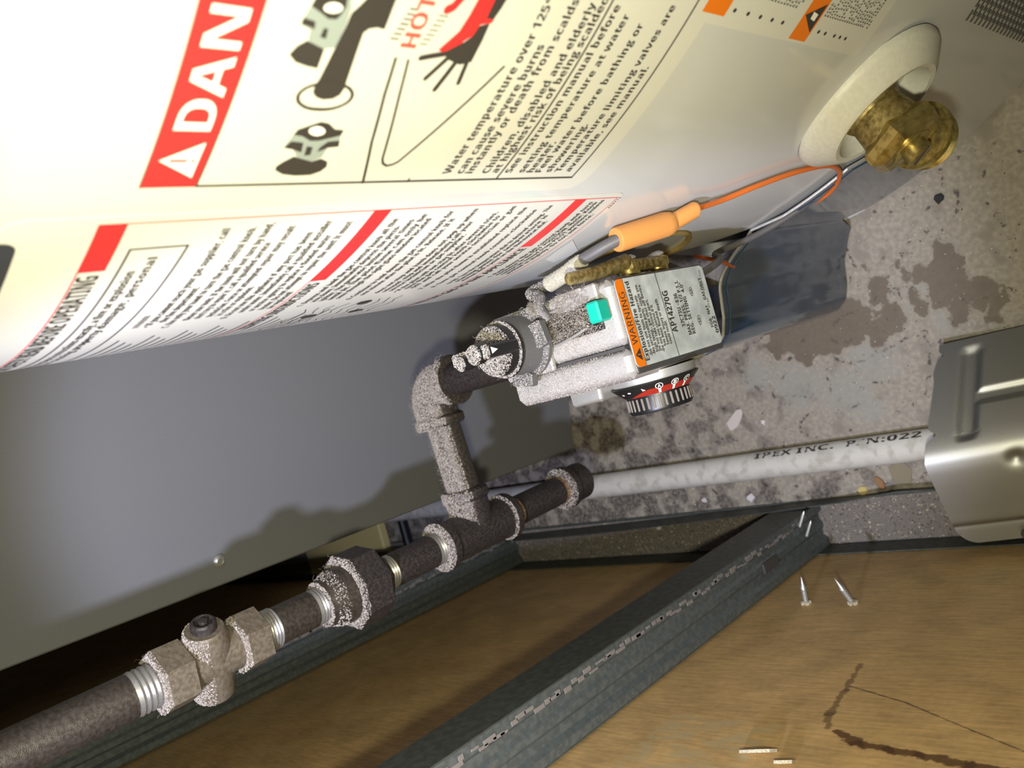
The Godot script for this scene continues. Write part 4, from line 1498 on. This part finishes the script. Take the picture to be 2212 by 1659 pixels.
	ig.box(V(0.0188, 0.3185, 0.2185), Vector3(0.0096, 0.0050, 0.0060), 0.0006)
	var igniter := part(o, "igniter", ig, M.black_plastic)
	var bt := MB.new()
	bt.box(V(0.0190, 0.3205, 0.2118), Vector3(0.0088, 0.0078, 0.0062), 0.0008)
	part(o, "igniter_button", bt, M.teal, "teal green igniter button")
	var cl := MB.new()
	cl.tube([V(0.0253, 0.3176, 0.2400), V(0.0250, 0.3186, 0.2340), V(0.0243, 0.3190, 0.2280), V(0.0230, 0.3184, 0.2250)], 0.0006, 8)
	cl.tube([V(0.0108, 0.3176, 0.2410), V(0.0118, 0.3184, 0.2330), V(0.0130, 0.3188, 0.2260), V(0.0145, 0.3182, 0.2210)], 0.0006, 8)
	part(o, "spring_clip", cl, M.silver)

	# ---- temperature dial on the front
	var dc := V(0, 0.281, 0.2225)
	var fwd := Vector3(-1, 0, 0)
	var ip := MB.new()
	ip.lathe(dc, fwd, [Vector2(0, 0.0110), Vector2(0.0192, 0.0110), Vector2(0.0192, 0.0142), Vector2(0.0188, 0.0150), Vector2(0, 0.0150)], 56)
	part(o, "index_ring", ip, M.silver)
	var bo := MB.new()
	bo.crease = 0.9
	bo.box(V(-0.0148, 0.2900, 0.2485), Vector3(0.0076, 0.0200, 0.0190), 0.0016)
	part(o, "adjuster_boss", bo, M.silver)
	var sk := MB.new()
	sk.lathe(dc, fwd, [Vector2(0, 0.0150), Vector2(0.0198, 0.0150), Vector2(0.0200, 0.0156), Vector2(0.0146, 0.0206), Vector2(0.0143, 0.0206), Vector2(0.0146, 0.0270), Vector2(0.0138, 0.0284), Vector2(0, 0.0286)], 64)
	var dial := part(o, "temperature_dial", sk, M.black_plastic, "black temperature dial with a red band")
	var md := Vector3(0, 0.81, 0.58).normalized()
	var kd := Vector3(0, -0.58, 0.81).normalized()
	for i in 34:
		var an := TAU * i / 34.0
		var d := md * cos(an) + kd * sin(an)
		var q := MB.new()
		q.box(dc + fwd * 0.0240 + d * 0.01452, Vector3(0.0054, 0.0007, 0.0011), 0.0003, Basis(fwd, d, fwd.cross(d)))
		part(dial, "grip_groove", q, M.dust)
	var nrm := (Vector3(-0.0054, 0, 0).normalized() * 0.73)
	var cone := func(lift: float) -> Callable:   # u: degrees from the side that faces the lens, v: 0 at the rim, 1 at the grip
		return func(q: Vector2) -> Array:
			var an := deg_to_rad(q.x)
			var d := md * cos(an) + kd * sin(an)
			var n := (d * 0.68 + fwd * 0.73).normalized()
			return [dc + fwd * lerpf(0.0156, 0.0206, q.y) + d * lerpf(0.0200, 0.0146, q.y) + n * lift, n]
	var rd := Ink.new()
	for i in 60:
		var a0 := -52.0 + i * 2.5
		var a1 := a0 + 2.5
		var w0 := clampf((a0 + 52.0) / 40.0, 0.0, 1.0) * 0.52
		var w1 := clampf((a1 + 52.0) / 40.0, 0.0, 1.0) * 0.52
		rd.p.append_array(PackedVector2Array([Vector2(a0, 0.98), Vector2(a1, 0.98), Vector2(a1, 0.98 - w1), Vector2(a0, 0.98), Vector2(a1, 0.98 - w1), Vector2(a0, 0.98 - w0)]))
	printed(dial, "red_band", rd, cone.call(0.00012), M.dial_red)
	var wh := Ink.new()
	var dark := Ink.new()
	for q in [["A", 4.0], ["B", 27.0], ["C", 48.0]]:
		var a: float = q[1]
		wh.rect(Vector2(a - 2.0, 0.56), Vector2(a + 2.0, 0.95), 10.0)
		var e := PackedVector2Array()
		var e2 := PackedVector2Array()
		for j in 18:
			e.append(Vector2(a + 5.6 * cos(TAU * j / 18.0), 0.36 + 0.26 * sin(TAU * j / 18.0)))
			e2.append(Vector2(a + 4.5 * cos(TAU * j / 18.0), 0.36 + 0.21 * sin(TAU * j / 18.0)))
		wh.poly(e)
		dark.poly(e2)
		var g := glyphs(q[0], bold, 30)
		var tx := Ink.new()
		tx.add(g[0], Vector2(a - 2.3, 0.50), 4.6 / float(g[1]), -0.28)
		printed(dial, "setting_letter", tx, cone.call(0.00028), M.print_white)
	wh.poly(PackedVector2Array([Vector2(-20.5, 0.22), Vector2(-20.5, 0.50), Vector2(-15.5, 0.45)]))
	for q in [[-42.0, 0.40], [-58.0, 0.5]]:
		var e := PackedVector2Array()
		for j in 12:
			e.append(Vector2(q[0] + 3.0 * cos(TAU * j / 12.0), q[1] + 0.07 * sin(TAU * j / 12.0)))
		wh.poly(e)
	printed(dial, "setting_marks", wh, cone.call(0.00018), M.print_white)
	printed(dial, "letter_rings", dark, cone.call(0.00023), M.black_plastic)

	# ---- brass fitting between the valve and the tank
	var br := MB.new()
	br.box(V(0.0355, 0.2770, 0.2150), Vector3(0.0050, 0.0300, 0.0100), 0.001)
	br.tube([V(0.0345, 0.3290, 0.2150), V(0.0352, 0.3120, 0.2150), V(0.0368, 0.2980, 0.2145), V(0.0375, 0.2900, 0.2140)], [0.0026, 0.0030, 0.0036, 0.0040], 14)
	part(o, "brass_bracket", br, M.brass_dull)
	for h in [0.2885, 0.2665]:
		var q := MB.new()
		q.lathe(V(0.031, h, 0.2145), Vector3(1, 0, 0), [Vector2(0, 0), Vector2(0.0047, 0), Vector2(0.0047, 0.0062), Vector2(0.0043, 0.0070), Vector2(0, 0.0070)], 26)
		var bs := part(o, "brass_boss", q, M.brass)
		var s := MB.new()
		s.lathe(V(0.038, h, 0.2145), Vector3(1, 0.15, -0.1), [Vector2(0, -0.001), Vector2(0.0045, 0), Vector2(0.0043, 0.0010), Vector2(0.0030, 0.0021), Vector2(0, 0.0026)], 20)
		part(bs, "screw_head", s, M.zinc)
	var il := MB.new()
	il.lathe(V(0.0125, 0.258, 0.272), Vector3(0, 0, -1), [Vector2(0, 0), Vector2(0.0140, 0), Vector2(0.0140, 0.0100), Vector2(0.0130, 0.0115), Vector2(0, 0.0115)], 32)
	part(o, "gas_inlet", il, M.cast)

	# ---- dust and lint lying on it
	var pale := tones([rgb(196, 188, 180), rgb(176, 168, 160), rgb(150, 142, 134), rgb(205, 198, 190), rgb(120, 112, 104)])
	scatter(o, "dust", [knob, grip], 9000, Vector2(0.00022, 0.0005), pale, 0.3)
	scatter(o, "dust", [plate, collar, tabs], 9000, Vector2(0.0002, 0.0005), pale, 0.35)
	scatter(o, "dust", [main], 9000, Vector2(0.0002, 0.00045), tones([rgb(204, 197, 190), rgb(182, 172, 160), rgb(150, 138, 124), rgb(194, 186, 176)]), 0.6, func(q): return 0.25 if q.x < 0.004 else clampf((-q.z - 0.207) * 60.0, 0.1, 1.0))
	scatter(o, "dust", [housing, ledge], 6500, Vector2(0.0002, 0.00042), pale, 0.5, func(q): return clampf((-q.z - 0.212) * 30.0, 0.05, 0.8))
	scatter(o, "dust", [igniter], 1800, Vector2(0.0002, 0.00045), pale, 0.5)
	var hairs := tones([rgb(168, 158, 146), rgb(138, 126, 112), rgb(190, 182, 172), rgb(104, 94, 84)])
	scatter(o, "lint", [igniter, ledge], 1500, Vector2(0.0015, 0.0045), hairs, 0.4, func(q): return 1.0 if -q.z > 0.2165 else 0.0, true)
	scatter(o, "lint", [knob, collar, tabs, plate], 900, Vector2(0.0012, 0.0035), hairs, 0.1, null, true)
	scatter(o, "lint", [main], 420, Vector2(0.001, 0.0035), hairs, 0.6, func(q): return 1.0 if -q.z > 0.225 else 0.12, true)


# ================================================================ gas pipe
func ax(h: float) -> Vector3:   # the riser leans a little
	var t := (h - 0.135) / (0.5207 - 0.135)
	return V(lerpf(-0.0808, -0.0903, t), h, lerpf(0.4118, 0.4094, t))


func ring_profile(h0: float, h1: float, r: float, pitch := 0.0017) -> Array:
	var q := [Vector2(0, h0), Vector2(r - 0.0006, h0)]
	var h := h0
	while h < h1 - pitch:
		q.append(Vector2(r - 0.0006, h))
		q.append(Vector2(r, h + pitch * 0.5))
		h += pitch
	q.append(Vector2(r - 0.0006, h1))
	q.append(Vector2(0, h1))
	return q


func turned(o: Node3D, at: Vector3, dir: Vector3, called: String, prof: Array, m: Material, sides := 36) -> MeshInstance3D:
	var b := MB.new()
	b.lathe(at, dir, prof, sides)
	return part(o, called, b, m)


func build_gas_pipe() -> void:
	var o := thing("gas_pipe", ax(0.135), "dusty black iron gas pipe with tee, capped drip leg, union and shut-off cock", "gas pipe")
	var dir := (ax(0.6) - ax(0.1)).normalized()
	var o0 := ax(0.0)
	var pr := 0.0099
	var cap: MeshInstance3D = turned(o, o0, dir, "end_cap", [Vector2(0, 0.135), Vector2(0.0110, 0.1352), Vector2(0.0132, 0.138), Vector2(0.0134, 0.152), Vector2(0.0150, 0.1535), Vector2(0.0150, 0.1588), Vector2(0.0138, 0.1602), Vector2(0.0098, 0.1602), Vector2(0, 0.1602)], M.iron_dark)
	turned(o, o0, dir, "pipe_thread", ring_profile(0.159, 0.1645, pr), M.thread_rust)
	turned(o, o0, dir, "nipple", [Vector2(0, 0.162), Vector2(pr, 0.1645), Vector2(pr, 0.2085), Vector2(0, 0.2085)], M.iron_dark)
	turned(o, o0, dir, "pipe_thread", ring_profile(0.208, 0.2135, pr), M.thread_rust)
	# tee
	var tb := MB.new()
	tb.lathe(o0, dir, [Vector2(0, 0.2135), Vector2(0.0100, 0.2135), Vector2(0.0136, 0.2142), Vector2(0.0152, 0.2160), Vector2(0.0152, 0.2210), Vector2(0.0138, 0.2228), Vector2(0.0134, 0.2240), Vector2(0.0134, 0.2700), Vector2(0.0138, 0.2712), Vector2(0.0152, 0.2728), Vector2(0.0152, 0.2778), Vector2(0.0138, 0.2794), Vector2(0.0100, 0.2794), Vector2(0, 0.2794)], 44)
	var tc := ax(0.2465)
	tb.lathe(tc, Vector3(1, 0, 0), [Vector2(0, 0), Vector2(0.0134, 0), Vector2(0.0134, 0.0200), Vector2(0.0150, 0.0215), Vector2(0.0150, 0.0262), Vector2(0.0138, 0.0275), Vector2(0.0099, 0.0275), Vector2(0, 0.0275)], 44)
	var tee := part(o, "tee", tb, M.iron_dark)
	turned(o, o0, dir, "pipe_thread", ring_profile(0.279, 0.2850, pr), M.thread)
	turned(o, o0, dir, "nipple", [Vector2(0, 0.2850), Vector2(pr, 0.2850), Vector2(pr, 0.3160), Vector2(0, 0.3160)], M.iron_dark)
	turned(o, o0, dir, "pipe_thread", ring_profile(0.316, 0.3235, pr), M.thread)
	# union
	turned(o, o0, dir, "union_collar", [Vector2(0, 0.3232), Vector2(0.0128, 0.3232), Vector2(0.0140, 0.3242), Vector2(0.0145, 0.3320), Vector2(0, 0.3320)], M.iron_dark, 8)
	var un := MB.new()
	un.crease = 0.35
	un.lathe(o0, dir, [Vector2(0, 0.3285), Vector2(0.0185, 0.3285), Vector2(0.0215, 0.3310), Vector2(0.0215, 0.3475), Vector2(0.0205, 0.3492), Vector2(0, 0.3492)], 8, 0.2)
	var unut := part(o, "union_nut", un, M.iron_dark)
	var hub: MeshInstance3D = turned(o, o0, dir, "union_hub", [Vector2(0, 0.3485), Vector2(0.0160, 0.3485), Vector2(0.0155, 0.3560), Vector2(0.0130, 0.3625), Vector2(0.0125, 0.3650), Vector2(0, 0.3650)], M.iron, 44)
	turned(o, o0, dir, "pipe_thread", ring_profile(0.365, 0.3715, pr), M.thread)
	turned(o, o0, dir, "nipple", [Vector2(0, 0.3715), Vector2(pr, 0.3715), Vector2(pr, 0.3935), Vector2(0, 0.3935)], M.iron)
	turned(o, o0, dir, "pipe_thread", ring_profile(0.3935, 0.4010, pr + 0.0006), M.thread)
	# shut-off cock: two hexagons and a barrel across
	var hx := MB.new()
	hx.crease = 0.35
	hx.lathe(o0, dir, [Vector2(0, 0.4005), Vector2(0.0120, 0.4005), Vector2(0.0150, 0.4022), Vector2(0.0152, 0.4145), Vector2(0.0140, 0.4160), Vector2(0, 0.4160)], 6, 0.35)
	var hex1 := part(o, "cock_hexagon", hx, M.iron_tan)
	turned(o, o0, dir, "cock_neck", [Vector2(0, 0.4150), Vector2(0.0112, 0.4150), Vector2(0.0112, 0.4450), Vector2(0, 0.4450)], M.iron_tan)
	var hy := MB.new()
	hy.crease = 0.35
	hy.lathe(o0, dir, [Vector2(0, 0.4400), Vector2(0.0130, 0.4400), Vector2(0.0158, 0.4420), Vector2(0.0160, 0.4552), Vector2(0.0148, 0.4568), Vector2(0, 0.4568)], 6, 0.35)
	var hex2 := part(o, "cock_hexagon", hy, M.iron_tan)
	var bc := ax(0.4295)
	var bx := Vector3(0.86, 0.10, 0.44).normalized()
	var ba := MB.new()
	ba.lathe(bc, bx, [Vector2(0, -0.0210), Vector2(0.0090, -0.0210), Vector2(0.0100, -0.0195), Vector2(0.0112, 0.0), Vector2(0.0108, 0.0120), Vector2(0.0098, 0.0140), Vector2(0.0098, 0.0165), Vector2(0.0090, 0.0178), Vector2(0, 0.0178)], 40)
	var barrel := part(o, "cock_barrel", ba, M.iron_tan)
	var stem := MB.new()
	stem.lathe(bc, bx, [Vector2(0, 0.0170), Vector2(0.0062, 0.0170), Vector2(0.0060, 0.0212), Vector2(0.0052, 0.0222), Vector2(0.0044, 0.0222), Vector2(0.0040, 0.0205), Vector2(0.0024, 0.0205), Vector2(0.0021, 0.0226), Vector2(0, 0.0231)], 28)
	part(barrel, "stem", stem, M.iron_dark, "dark recessed stem end")
	turned(o, o0, dir, "pipe_thread", ring_profile(0.4568, 0.4680, pr + 0.0008, 0.0026), M.thread)
	turned(o, o0, dir, "riser", [Vector2(0, 0.4680), Vector2(pr + 0.0004, 0.4680), Vector2(pr + 0.0004, 1.30), Vector2(0, 1.30)], M.iron, 44)
	# branch, elbow and the short pipe into the valve
	var bh := tc.y
	var zc := -tc.z
	var ex := 0.0122
	var br := MB.new()
	br.tube([V(-0.058, bh, zc), V(-0.008, bh + 0.003, zc - 0.001)], pr + 0.0006, 36)
	var branch := part(o, "branch_pipe", br, M.iron)
	var eh := bh + 0.0045
	var el := MB.new()
	var bend := []
	bend.append(V(ex - 0.0250, eh - 0.0005, zc - 0.0005))
	for i in 13:
		var t := PI / 2 * i / 12.0
		bend.append(V(ex - 0.0135 + 0.0135 * sin(t), eh, zc - 0.0135 + 0.0135 * cos(t)))
	bend.append(V(ex, eh, zc - 0.0250))
	el.tube(bend, 0.0137, 40)
	el.lathe(V(ex - 0.0262, eh - 0.0005, zc - 0.0005), Vector3(1, 0.02, 0), [Vector2(0.0099, 0), Vector2(0.0142, 0), Vector2(0.0156, 0.0014), Vector2(0.0156, 0.0056), Vector2(0.0138, 0.0072), Vector2(0, 0.0072), Vector2(0, 0)], 40)
	el.lathe(V(ex, eh, zc - 0.0262), Vector3(0, 0, -1), [Vector2(0.0099, 0), Vector2(0.0142, 0), Vector2(0.0156, 0.0014), Vector2(0.0156, 0.0056), Vector2(0.0138, 0.0072), Vector2(0, 0.0072), Vector2(0, 0)], 40)
	var elbow := part(o, "elbow", el, M.iron)
	var ni := MB.new()
	ni.tube([V(ex, eh, zc - 0.020), V(0.0125, 0.258, 0.280)], pr, 36)
	part(o, "valve_nipple", ni, M.iron_dark)
	# dust
	var pale := tones([rgb(176, 166, 156), rgb(160, 150, 140), rgb(190, 182, 172), rgb(140, 128, 118)])
	scatter(o, "dust", [branch, elbow], 15000, Vector2(0.0004, 0.0009), pale, 0.42)
	scatter(o, "dust", [tee], 6000, Vector2(0.0005, 0.0010), pale, 0.4)
	scatter(o, "dust", [unut, hub], 6500, Vector2(0.0005, 0.0011), pale, 0.3)
	scatter(o, "dust", [hex1, hex2, barrel], 9000, Vector2(0.0005, 0.0010), pale, 0.3)
	scatter(o, "dust", [cap], 1600, Vector2(0.0005, 0.0010), pale, 0.5)
	scatter(o, "lint", [branch, elbow], 1100, Vector2(0.002, 0.0042), tones([rgb(170, 160, 150), rgb(145, 135, 124)]), 0.0, null, true)
	scatter(o, "lint", [unut, hub, hex1, hex2, barrel, tee], 800, Vector2(0.002, 0.004), tones([rgb(170, 160, 150), rgb(145, 135, 124)]), 0.3, null, true)


# ================================================================ wires
func build_wires() -> void:
	# orange igniter lead lying against the heater
	var p0 := cyl(-78.0, 0.3060, R + 0.0058)
	var p1 := cyl(-76.0, 0.2810, R + 0.0058)
	var p2 := cyl(-74.3, 0.2685, R + 0.0048)
	var o := thing("igniter_lead", p0, "orange igniter lead with a rubber connector looped against the heater", "wire")
	var b := MB.new()
	var d := (p1 - p0).normalized()
	b.tube([p0, p0 + d * 0.0008, p1 - d * 0.001, p1 + d * 0.002, p1 + d * 0.004, p2 - d * 0.0005, p2], [0.0049, 0.0053, 0.0054, 0.0048, 0.0037, 0.0036, 0.0033], 26)
	part(o, "connector", b, M.orange_rubber)
	var c := Curve3D.new()
	for q in [[-74.5, 0.2705, 0.0045], [-73.65, 0.2495, 0.0032], [-71.65, 0.2300, 0.0030], [-69.95, 0.2075, 0.0030], [-69.05, 0.1820, 0.0032], [-69.6, 0.1625, 0.0034], [-71.1, 0.1475, 0.0036], [-73.3, 0.1365, 0.0036], [-76.0, 0.1300, 0.0022], [-79.8, 0.118, 0.0005], [-84.0, 0.105, -0.008]]:
		c.add_point(cyl(q[0], q[1], R + float(q[2])))
	smooth(c)
	var w := MB.new()
	w.tube(samples(c, 60), 0.00125, 12)
	part(o, "wire", w, M.orange_wire)
	var g := Curve3D.new()
	for q in [cyl(-77.8, 0.3050, R + 0.0060), cyl(-79.2, 0.3095, R + 0.0062), cyl(-81.2, 0.3125, R + 0.0066)]:
		g.add_point(q)
	smooth(g)
	var gw := MB.new()
	gw.tube(samples(g, 16), 0.0026, 14)
	part(o, "grey_lead", gw, M.grey_wire)
	var s0 := cyl(-80.9, 0.3125, R + 0.0070)
	var s1 := cyl(-85.4, 0.3115, R + 0.0085)
	var sl := MB.new()
	sl.tube([s0, s0.lerp(s1, 0.06), s0.lerp(s1, 0.5) + Vector3(-0.0006, 0.0006, 0), s1], [0.0030, 0.0034, 0.0035, 0.0036], 22)
	var sleeve := part(o, "printed_sleeve", sl, M.sleeve, "cream sleeve with a dashed black line")
	var pd := MB.new()
	for i in 5:
		var q := s0.lerp(s1, 0.12 + i * 0.18)
		var e := s0.lerp(s1, 0.24 + i * 0.18)
		var side := Vector3(-0.0026, 0.0008, 0.0022)
		pd.tube([q + side, e + side], 0.00025, 6)
	part(sleeve, "dashes", pd, M.print_black)
	var f := Curve3D.new()
	for q in [s1 + (s0 - s1).normalized() * 0.002, cyl(-87.5, 0.3130, R + 0.009), V(0.0330, 0.3185, 0.2420), V(0.0285, 0.3205, 0.2425), V(0.0225, 0.3185, 0.2410)]:
		f.add_point(q)
	smooth(f)
	var fz := MB.new()
	fz.tube(samples(f, 20), 0.0026, 14)
	var fuzzy := part(o, "fuzzy_lead", fz, M.grey_wire)
	scatter(o, "lint", [fuzzy], 900, Vector2(0.0015, 0.004), tones([rgb(158, 148, 138), rgb(120, 110, 100), rgb(186, 178, 168)]), -1.0, null, true)
	scatter(o, "dust", [fuzzy, sleeve], 1500, Vector2(0.0002, 0.0005), tones([rgb(178, 170, 160), rgb(150, 142, 132)]), 0.2)
	# grey cable from the burner opening up to the valve
	var k := Curve3D.new()
	for q in [cyl(-73.5, 0.135, R + 0.0012), cyl(-78.0, 0.146, R + 0.004), cyl(-81.5, 0.158, R + 0.006), cyl(-84.0, 0.178, R + 0.008), V(0.0320, 0.2130, 0.2130), V(0.0268, 0.2360, 0.2110), V(0.0255, 0.2480, 0.2120)]:
		k.add_point(q)
	smooth(k)
	var kb := MB.new()
	kb.tube(samples(k, 40), 0.0018, 14)
	solo("grey_cable", kb, M.grey_wire, V(0.03, 0.21, 0.21), "grey cable running from the burner opening to the underside of the gas valve", "cable")
	var cp := Curve3D.new()
	for q in [V(0.040, 0.190, 0.2400), V(0.034, 0.176, 0.2340), V(0.030, 0.160, 0.2360), V(0.034, 0.140, 0.2450)]:
		cp.add_point(q)
	smooth(cp)
	var cb := MB.new()
	cb.tube(samples(cp, 24), 0.0011, 10)
	solo("pilot_tube", cb, M.copper, V(0.034, 0.16, 0.236), "thin copper tube glimpsed in the dark behind the blue door", "tube")


func smooth(c: Curve3D) -> void:
	for i in c.point_count:
		var a := c.get_point_position(maxi(i - 1, 0))
		var b := c.get_point_position(mini(i + 1, c.point_count - 1))
		c.set_point_in(i, (a - b) / 6.0)
		c.set_point_out(i, (b - a) / 6.0)


func samples(c: Curve3D, n: int) -> Array:
	var r := []
	var l := c.get_baked_length()
	for i in n + 1:
		r.append(c.sample_baked(l * i / n, true))
	return r


# ================================================================ on the floor
func build_pvc() -> void:
	var rr := 0.0107
	var a := V(-0.1145, rr, 0.10)
	var e := V(-0.1075, rr, 0.95)
	var o := thing("plastic_pipe", a, "white plastic pipe lying on the concrete along the wall track", "pipe")
	var b := MB.new()
	b.tube([a, e], rr, 48)
	part(o, "pipe", b, M.pvc)
	var d := (a - e).normalized()   # reading direction, towards the camera
	var side := Vector3(1, 0, 0)
	var k := Ink.new()
	line(k, "IPEX INC.  P/N:022", 0.0, 0.0, 0.0052, 0.125, false, bold)
	var at := e + (a - e) * ((0.95 - 0.340) / 0.85)
	printed(o, "lettering", k, func(q: Vector2) -> Array:
		var an := 0.72 + q.y / rr
		var n := side * sin(an) + Vector3.UP * cos(an)
		return [at + d * q.x + n * (rr + 0.00015), n], M.print_black)
	var t := MB.new()
	t.tube([V(-0.1137, rr, 0.205), V(-0.1145, rr, 0.11)], rr + 0.0004, 48)
	part(o, "tan_wrap", t, M.pvc_tape, "tan translucent end")


func build_cover() -> void:
	# bent sheet-metal cover resting by the track: a nearly level leaf, a rounded bend and a leaf falling to the wall
	var o := thing("sheet_metal_cover", V(-0.11, 0.03, 0.12), "bent dark sheet-metal cover with pressed ribs beside the white pipe", "metal cover")
	var c := Curve2D.new()
	for q in [[-0.0495, 0.0180], [-0.070, 0.0300], [-0.096, 0.0452], [-0.1080, 0.0516], [-0.1145, 0.0536], [-0.1205, 0.0537], [-0.1300, 0.0522], [-0.150, 0.0480], [-0.1585, 0.0462], [-0.1605, 0.0448], [-0.1635, 0.0444], [-0.1728, 0.0430]]:
		c.add_point(Vector2(q[0], q[1]))
	for i in c.point_count:
		var p := c.get_point_position(maxi(i - 1, 0))
		var q := c.get_point_position(mini(i + 1, c.point_count - 1))
		c.set_point_in(i, (p - q) / 7.0)
		c.set_point_out(i, (q - p) / 7.0)
	var len := c.get_baked_length()
	var nu := 150
	var nv := 110
	var g := []
	var nr := []
	var rib := func(d: float, w: float) -> float: return smoothstep(w, w * 0.35, absf(d))
	for i in nu + 1:
		var s := len * i / nu
		var q := c.sample_baked(s, true)
		var t := (c.sample_baked(minf(s + 0.0015, len), true) - c.sample_baked(maxf(s - 0.0015, 0.0), true)).normalized()
		var n := Vector2(t.y, -t.x)
		if n.y < 0.0:
			n = -n
		# far edge: straight with two small notches, slanting back on the falling leaf, rounded at the foot
		var zf := 0.1890 + 0.0145 * clampf((-0.0495 - q.x) / 0.068, 0.0, 1.0)
		zf -= 0.0030 * exp(-pow((q.x + 0.0560) / 0.0016, 2.0)) - 0.0012 * exp(-pow((q.x + 0.066) / 0.004, 2.0))
		zf -= 0.0050 * exp(-pow((q.x + 0.1010) / 0.0024, 2.0))
		if q.x < -0.1175:
			zf = 0.2035 - 0.004 * clampf((-0.1175 - q.x) / 0.05, 0.0, 1.0)
		var foot := clampf((-0.1615 - q.x) / 0.0115, 0.0, 1.0)
		zf -= 0.012 * (1.0 - sqrt(maxf(0.0, 1.0 - foot * foot)))
		var row := []
		for j in nv + 1:
			var z := lerpf(0.0, zf, float(j) / nv)
			var lift := 0.0
			# a tee pressed into the level leaf
			if q.x > -0.110:
				var cross: float = rib.call(z - lerpf(0.1710, 0.1790, (-0.055 - q.x) / 0.053), 0.0066) * smoothstep(-0.1080, -0.1030, q.x) * smoothstep(-0.0530, -0.0590, q.x)
				var along: float = rib.call(q.x + 0.0835, 0.0048) * smoothstep(0.175, 0.168, z)
				lift = -0.0016 * maxf(cross, along)
			var dim := Vector2(q.x + 0.1215, z - 0.1555).length()
			lift -= 0.0022 * exp(-dim * dim / 0.000018)
			row.append(V(q.x + n.x * lift, q.y + n.y * lift + (z - 0.19) * 0.2, z))
		g.append(row)
		nr.append(Vector3(n.x, n.y, 0.2).normalized())
	var b := MB.new()
	b.crease = 0.9
	b.sheet(g, func(i, _j): return nr[i], 0.0009)
	part(o, "sheet", b, M.cover)
	var h := MB.new()
	h.lathe(V(-0.1690, 0.0437, 0.1625), Vector3(-0.15, 0.99, 0), [Vector2(0, -0.002), Vector2(0.0024, -0.002), Vector2(0.0024, 0.0002), Vector2(0, 0.0002)], 20)
	part(o, "screw_hole_shade", h, M.hole_shade)  # dark plug, its colour standing for the shade within the hole


func chip(called: String, x: float, z: float, size: Vector2, th: float, c: Color, label: String, turn := 0.0, y := 0.0) -> void:
	var b := MB.new()
	var poly := PackedVector2Array()
	var n := 9
	for k in n:
		var an := TAU * k / n
		var rr := 1.0 + rng.randf_range(-0.28, 0.25)
		poly.append(Vector2(cos(an) * size.x * rr, sin(an) * size.y * rr).rotated(turn))
	b.prism(poly, V(x, y, z), Vector3(1, 0, 0), Vector3(0, 0, -1), Vector3(rng.randf_range(-0.1, 0.1) * th, th, 0), th * 0.25)
	solo(called, b, mat(c, 0.8, 0.0, null), V(x, y, z), label, "debris", "crumbs of debris on the floor")


func build_debris() -> void:
	chip("paint_flake", -0.0745, 0.357, Vector2(0.0045, 0.0105), 0.0016, rgb(206, 198, 190), "largest pale paint flake on the concrete below the dial", 0.7)
	chip("crumb", -0.081, 0.334, Vector2(0.0021, 0.0020), 0.0024, rgb(220, 216, 210), "white crumb on the concrete just beside the pale paint flake")
	chip("crumb", -0.137, 0.406, Vector2(0.0024, 0.0028), 0.0026, rgb(206, 200, 196), "white crumb between the plastic pipe and the wall track, under the pipe's middle")
	chip("crumb", -0.139, 0.362, Vector2(0.0034, 0.0036), 0.0030, rgb(214, 210, 208), "largest white crumb against the wall track near the stud's foot", 0.4)
	chip("crumb", -0.1565, 0.458, Vector2(0.0018, 0.0018), 0.0022, rgb(222, 218, 214), "white crumb lying in the dust inside the wall track", 0.0, 0.002)
	chip("chip", -0.1425, 0.2715, Vector2(0.0032, 0.0042), 0.0016, rgb(206, 184, 118), "yellow chip against the wall track near the metal cover", 0.5)
	chip("wood_chip", -0.1385, 0.258, Vector2(0.0058, 0.0030), 0.0020, rgb(150, 112, 74), "brown splinter of wood beside the yellow chip", 0.3)
	chip("flake", -0.1345, 0.242, Vector2(0.0082, 0.0078), 0.0008, rgb(142, 130, 108), "flat tan flake on the concrete between the brown splinter and the metal cover", 0.2)
	chip("pebble", 0.041, 0.171, Vector2(0.0030, 0.0026), 0.0028, rgb(44, 44, 46), "black pebble alone on the concrete below the brass drain valve")
	chip("orange_shred", 0.0165, 0.2705, Vector2(0.0007, 0.0024), 0.0006, rgb(226, 96, 40), "tiny orange shred on the brown stain beside the blue door", 0.4)
	# loose grit
	var b := MB.new()
	b.quad(V(-0.145, 0.0, 0.13), V(0.06, 0.0, 0.13), V(0.06, 0.0, 0.55), V(-0.145, 0.0, 0.55))
	var src := MeshInstance3D.new()
	src.mesh = b.mesh(Vector3.ZERO)
	var o := Node3D.new()
	o.name = "grit"
	add_child(o, true)
	tag(o, "loose grit and specks scattered over the concrete floor", "grit", "", "stuff")
	scatter(o, "speck", [src], 1500, Vector2(0.0004, 0.0010), tones([rgb(210, 204, 190), rgb(90, 80, 70), rgb(60, 54, 50), rgb(226, 222, 212), rgb(150, 140, 120)]), 0.0, func(q): return 1.0 if q.x < -0.12 or rng.randf() < 0.35 else 0.0)
	src.free()
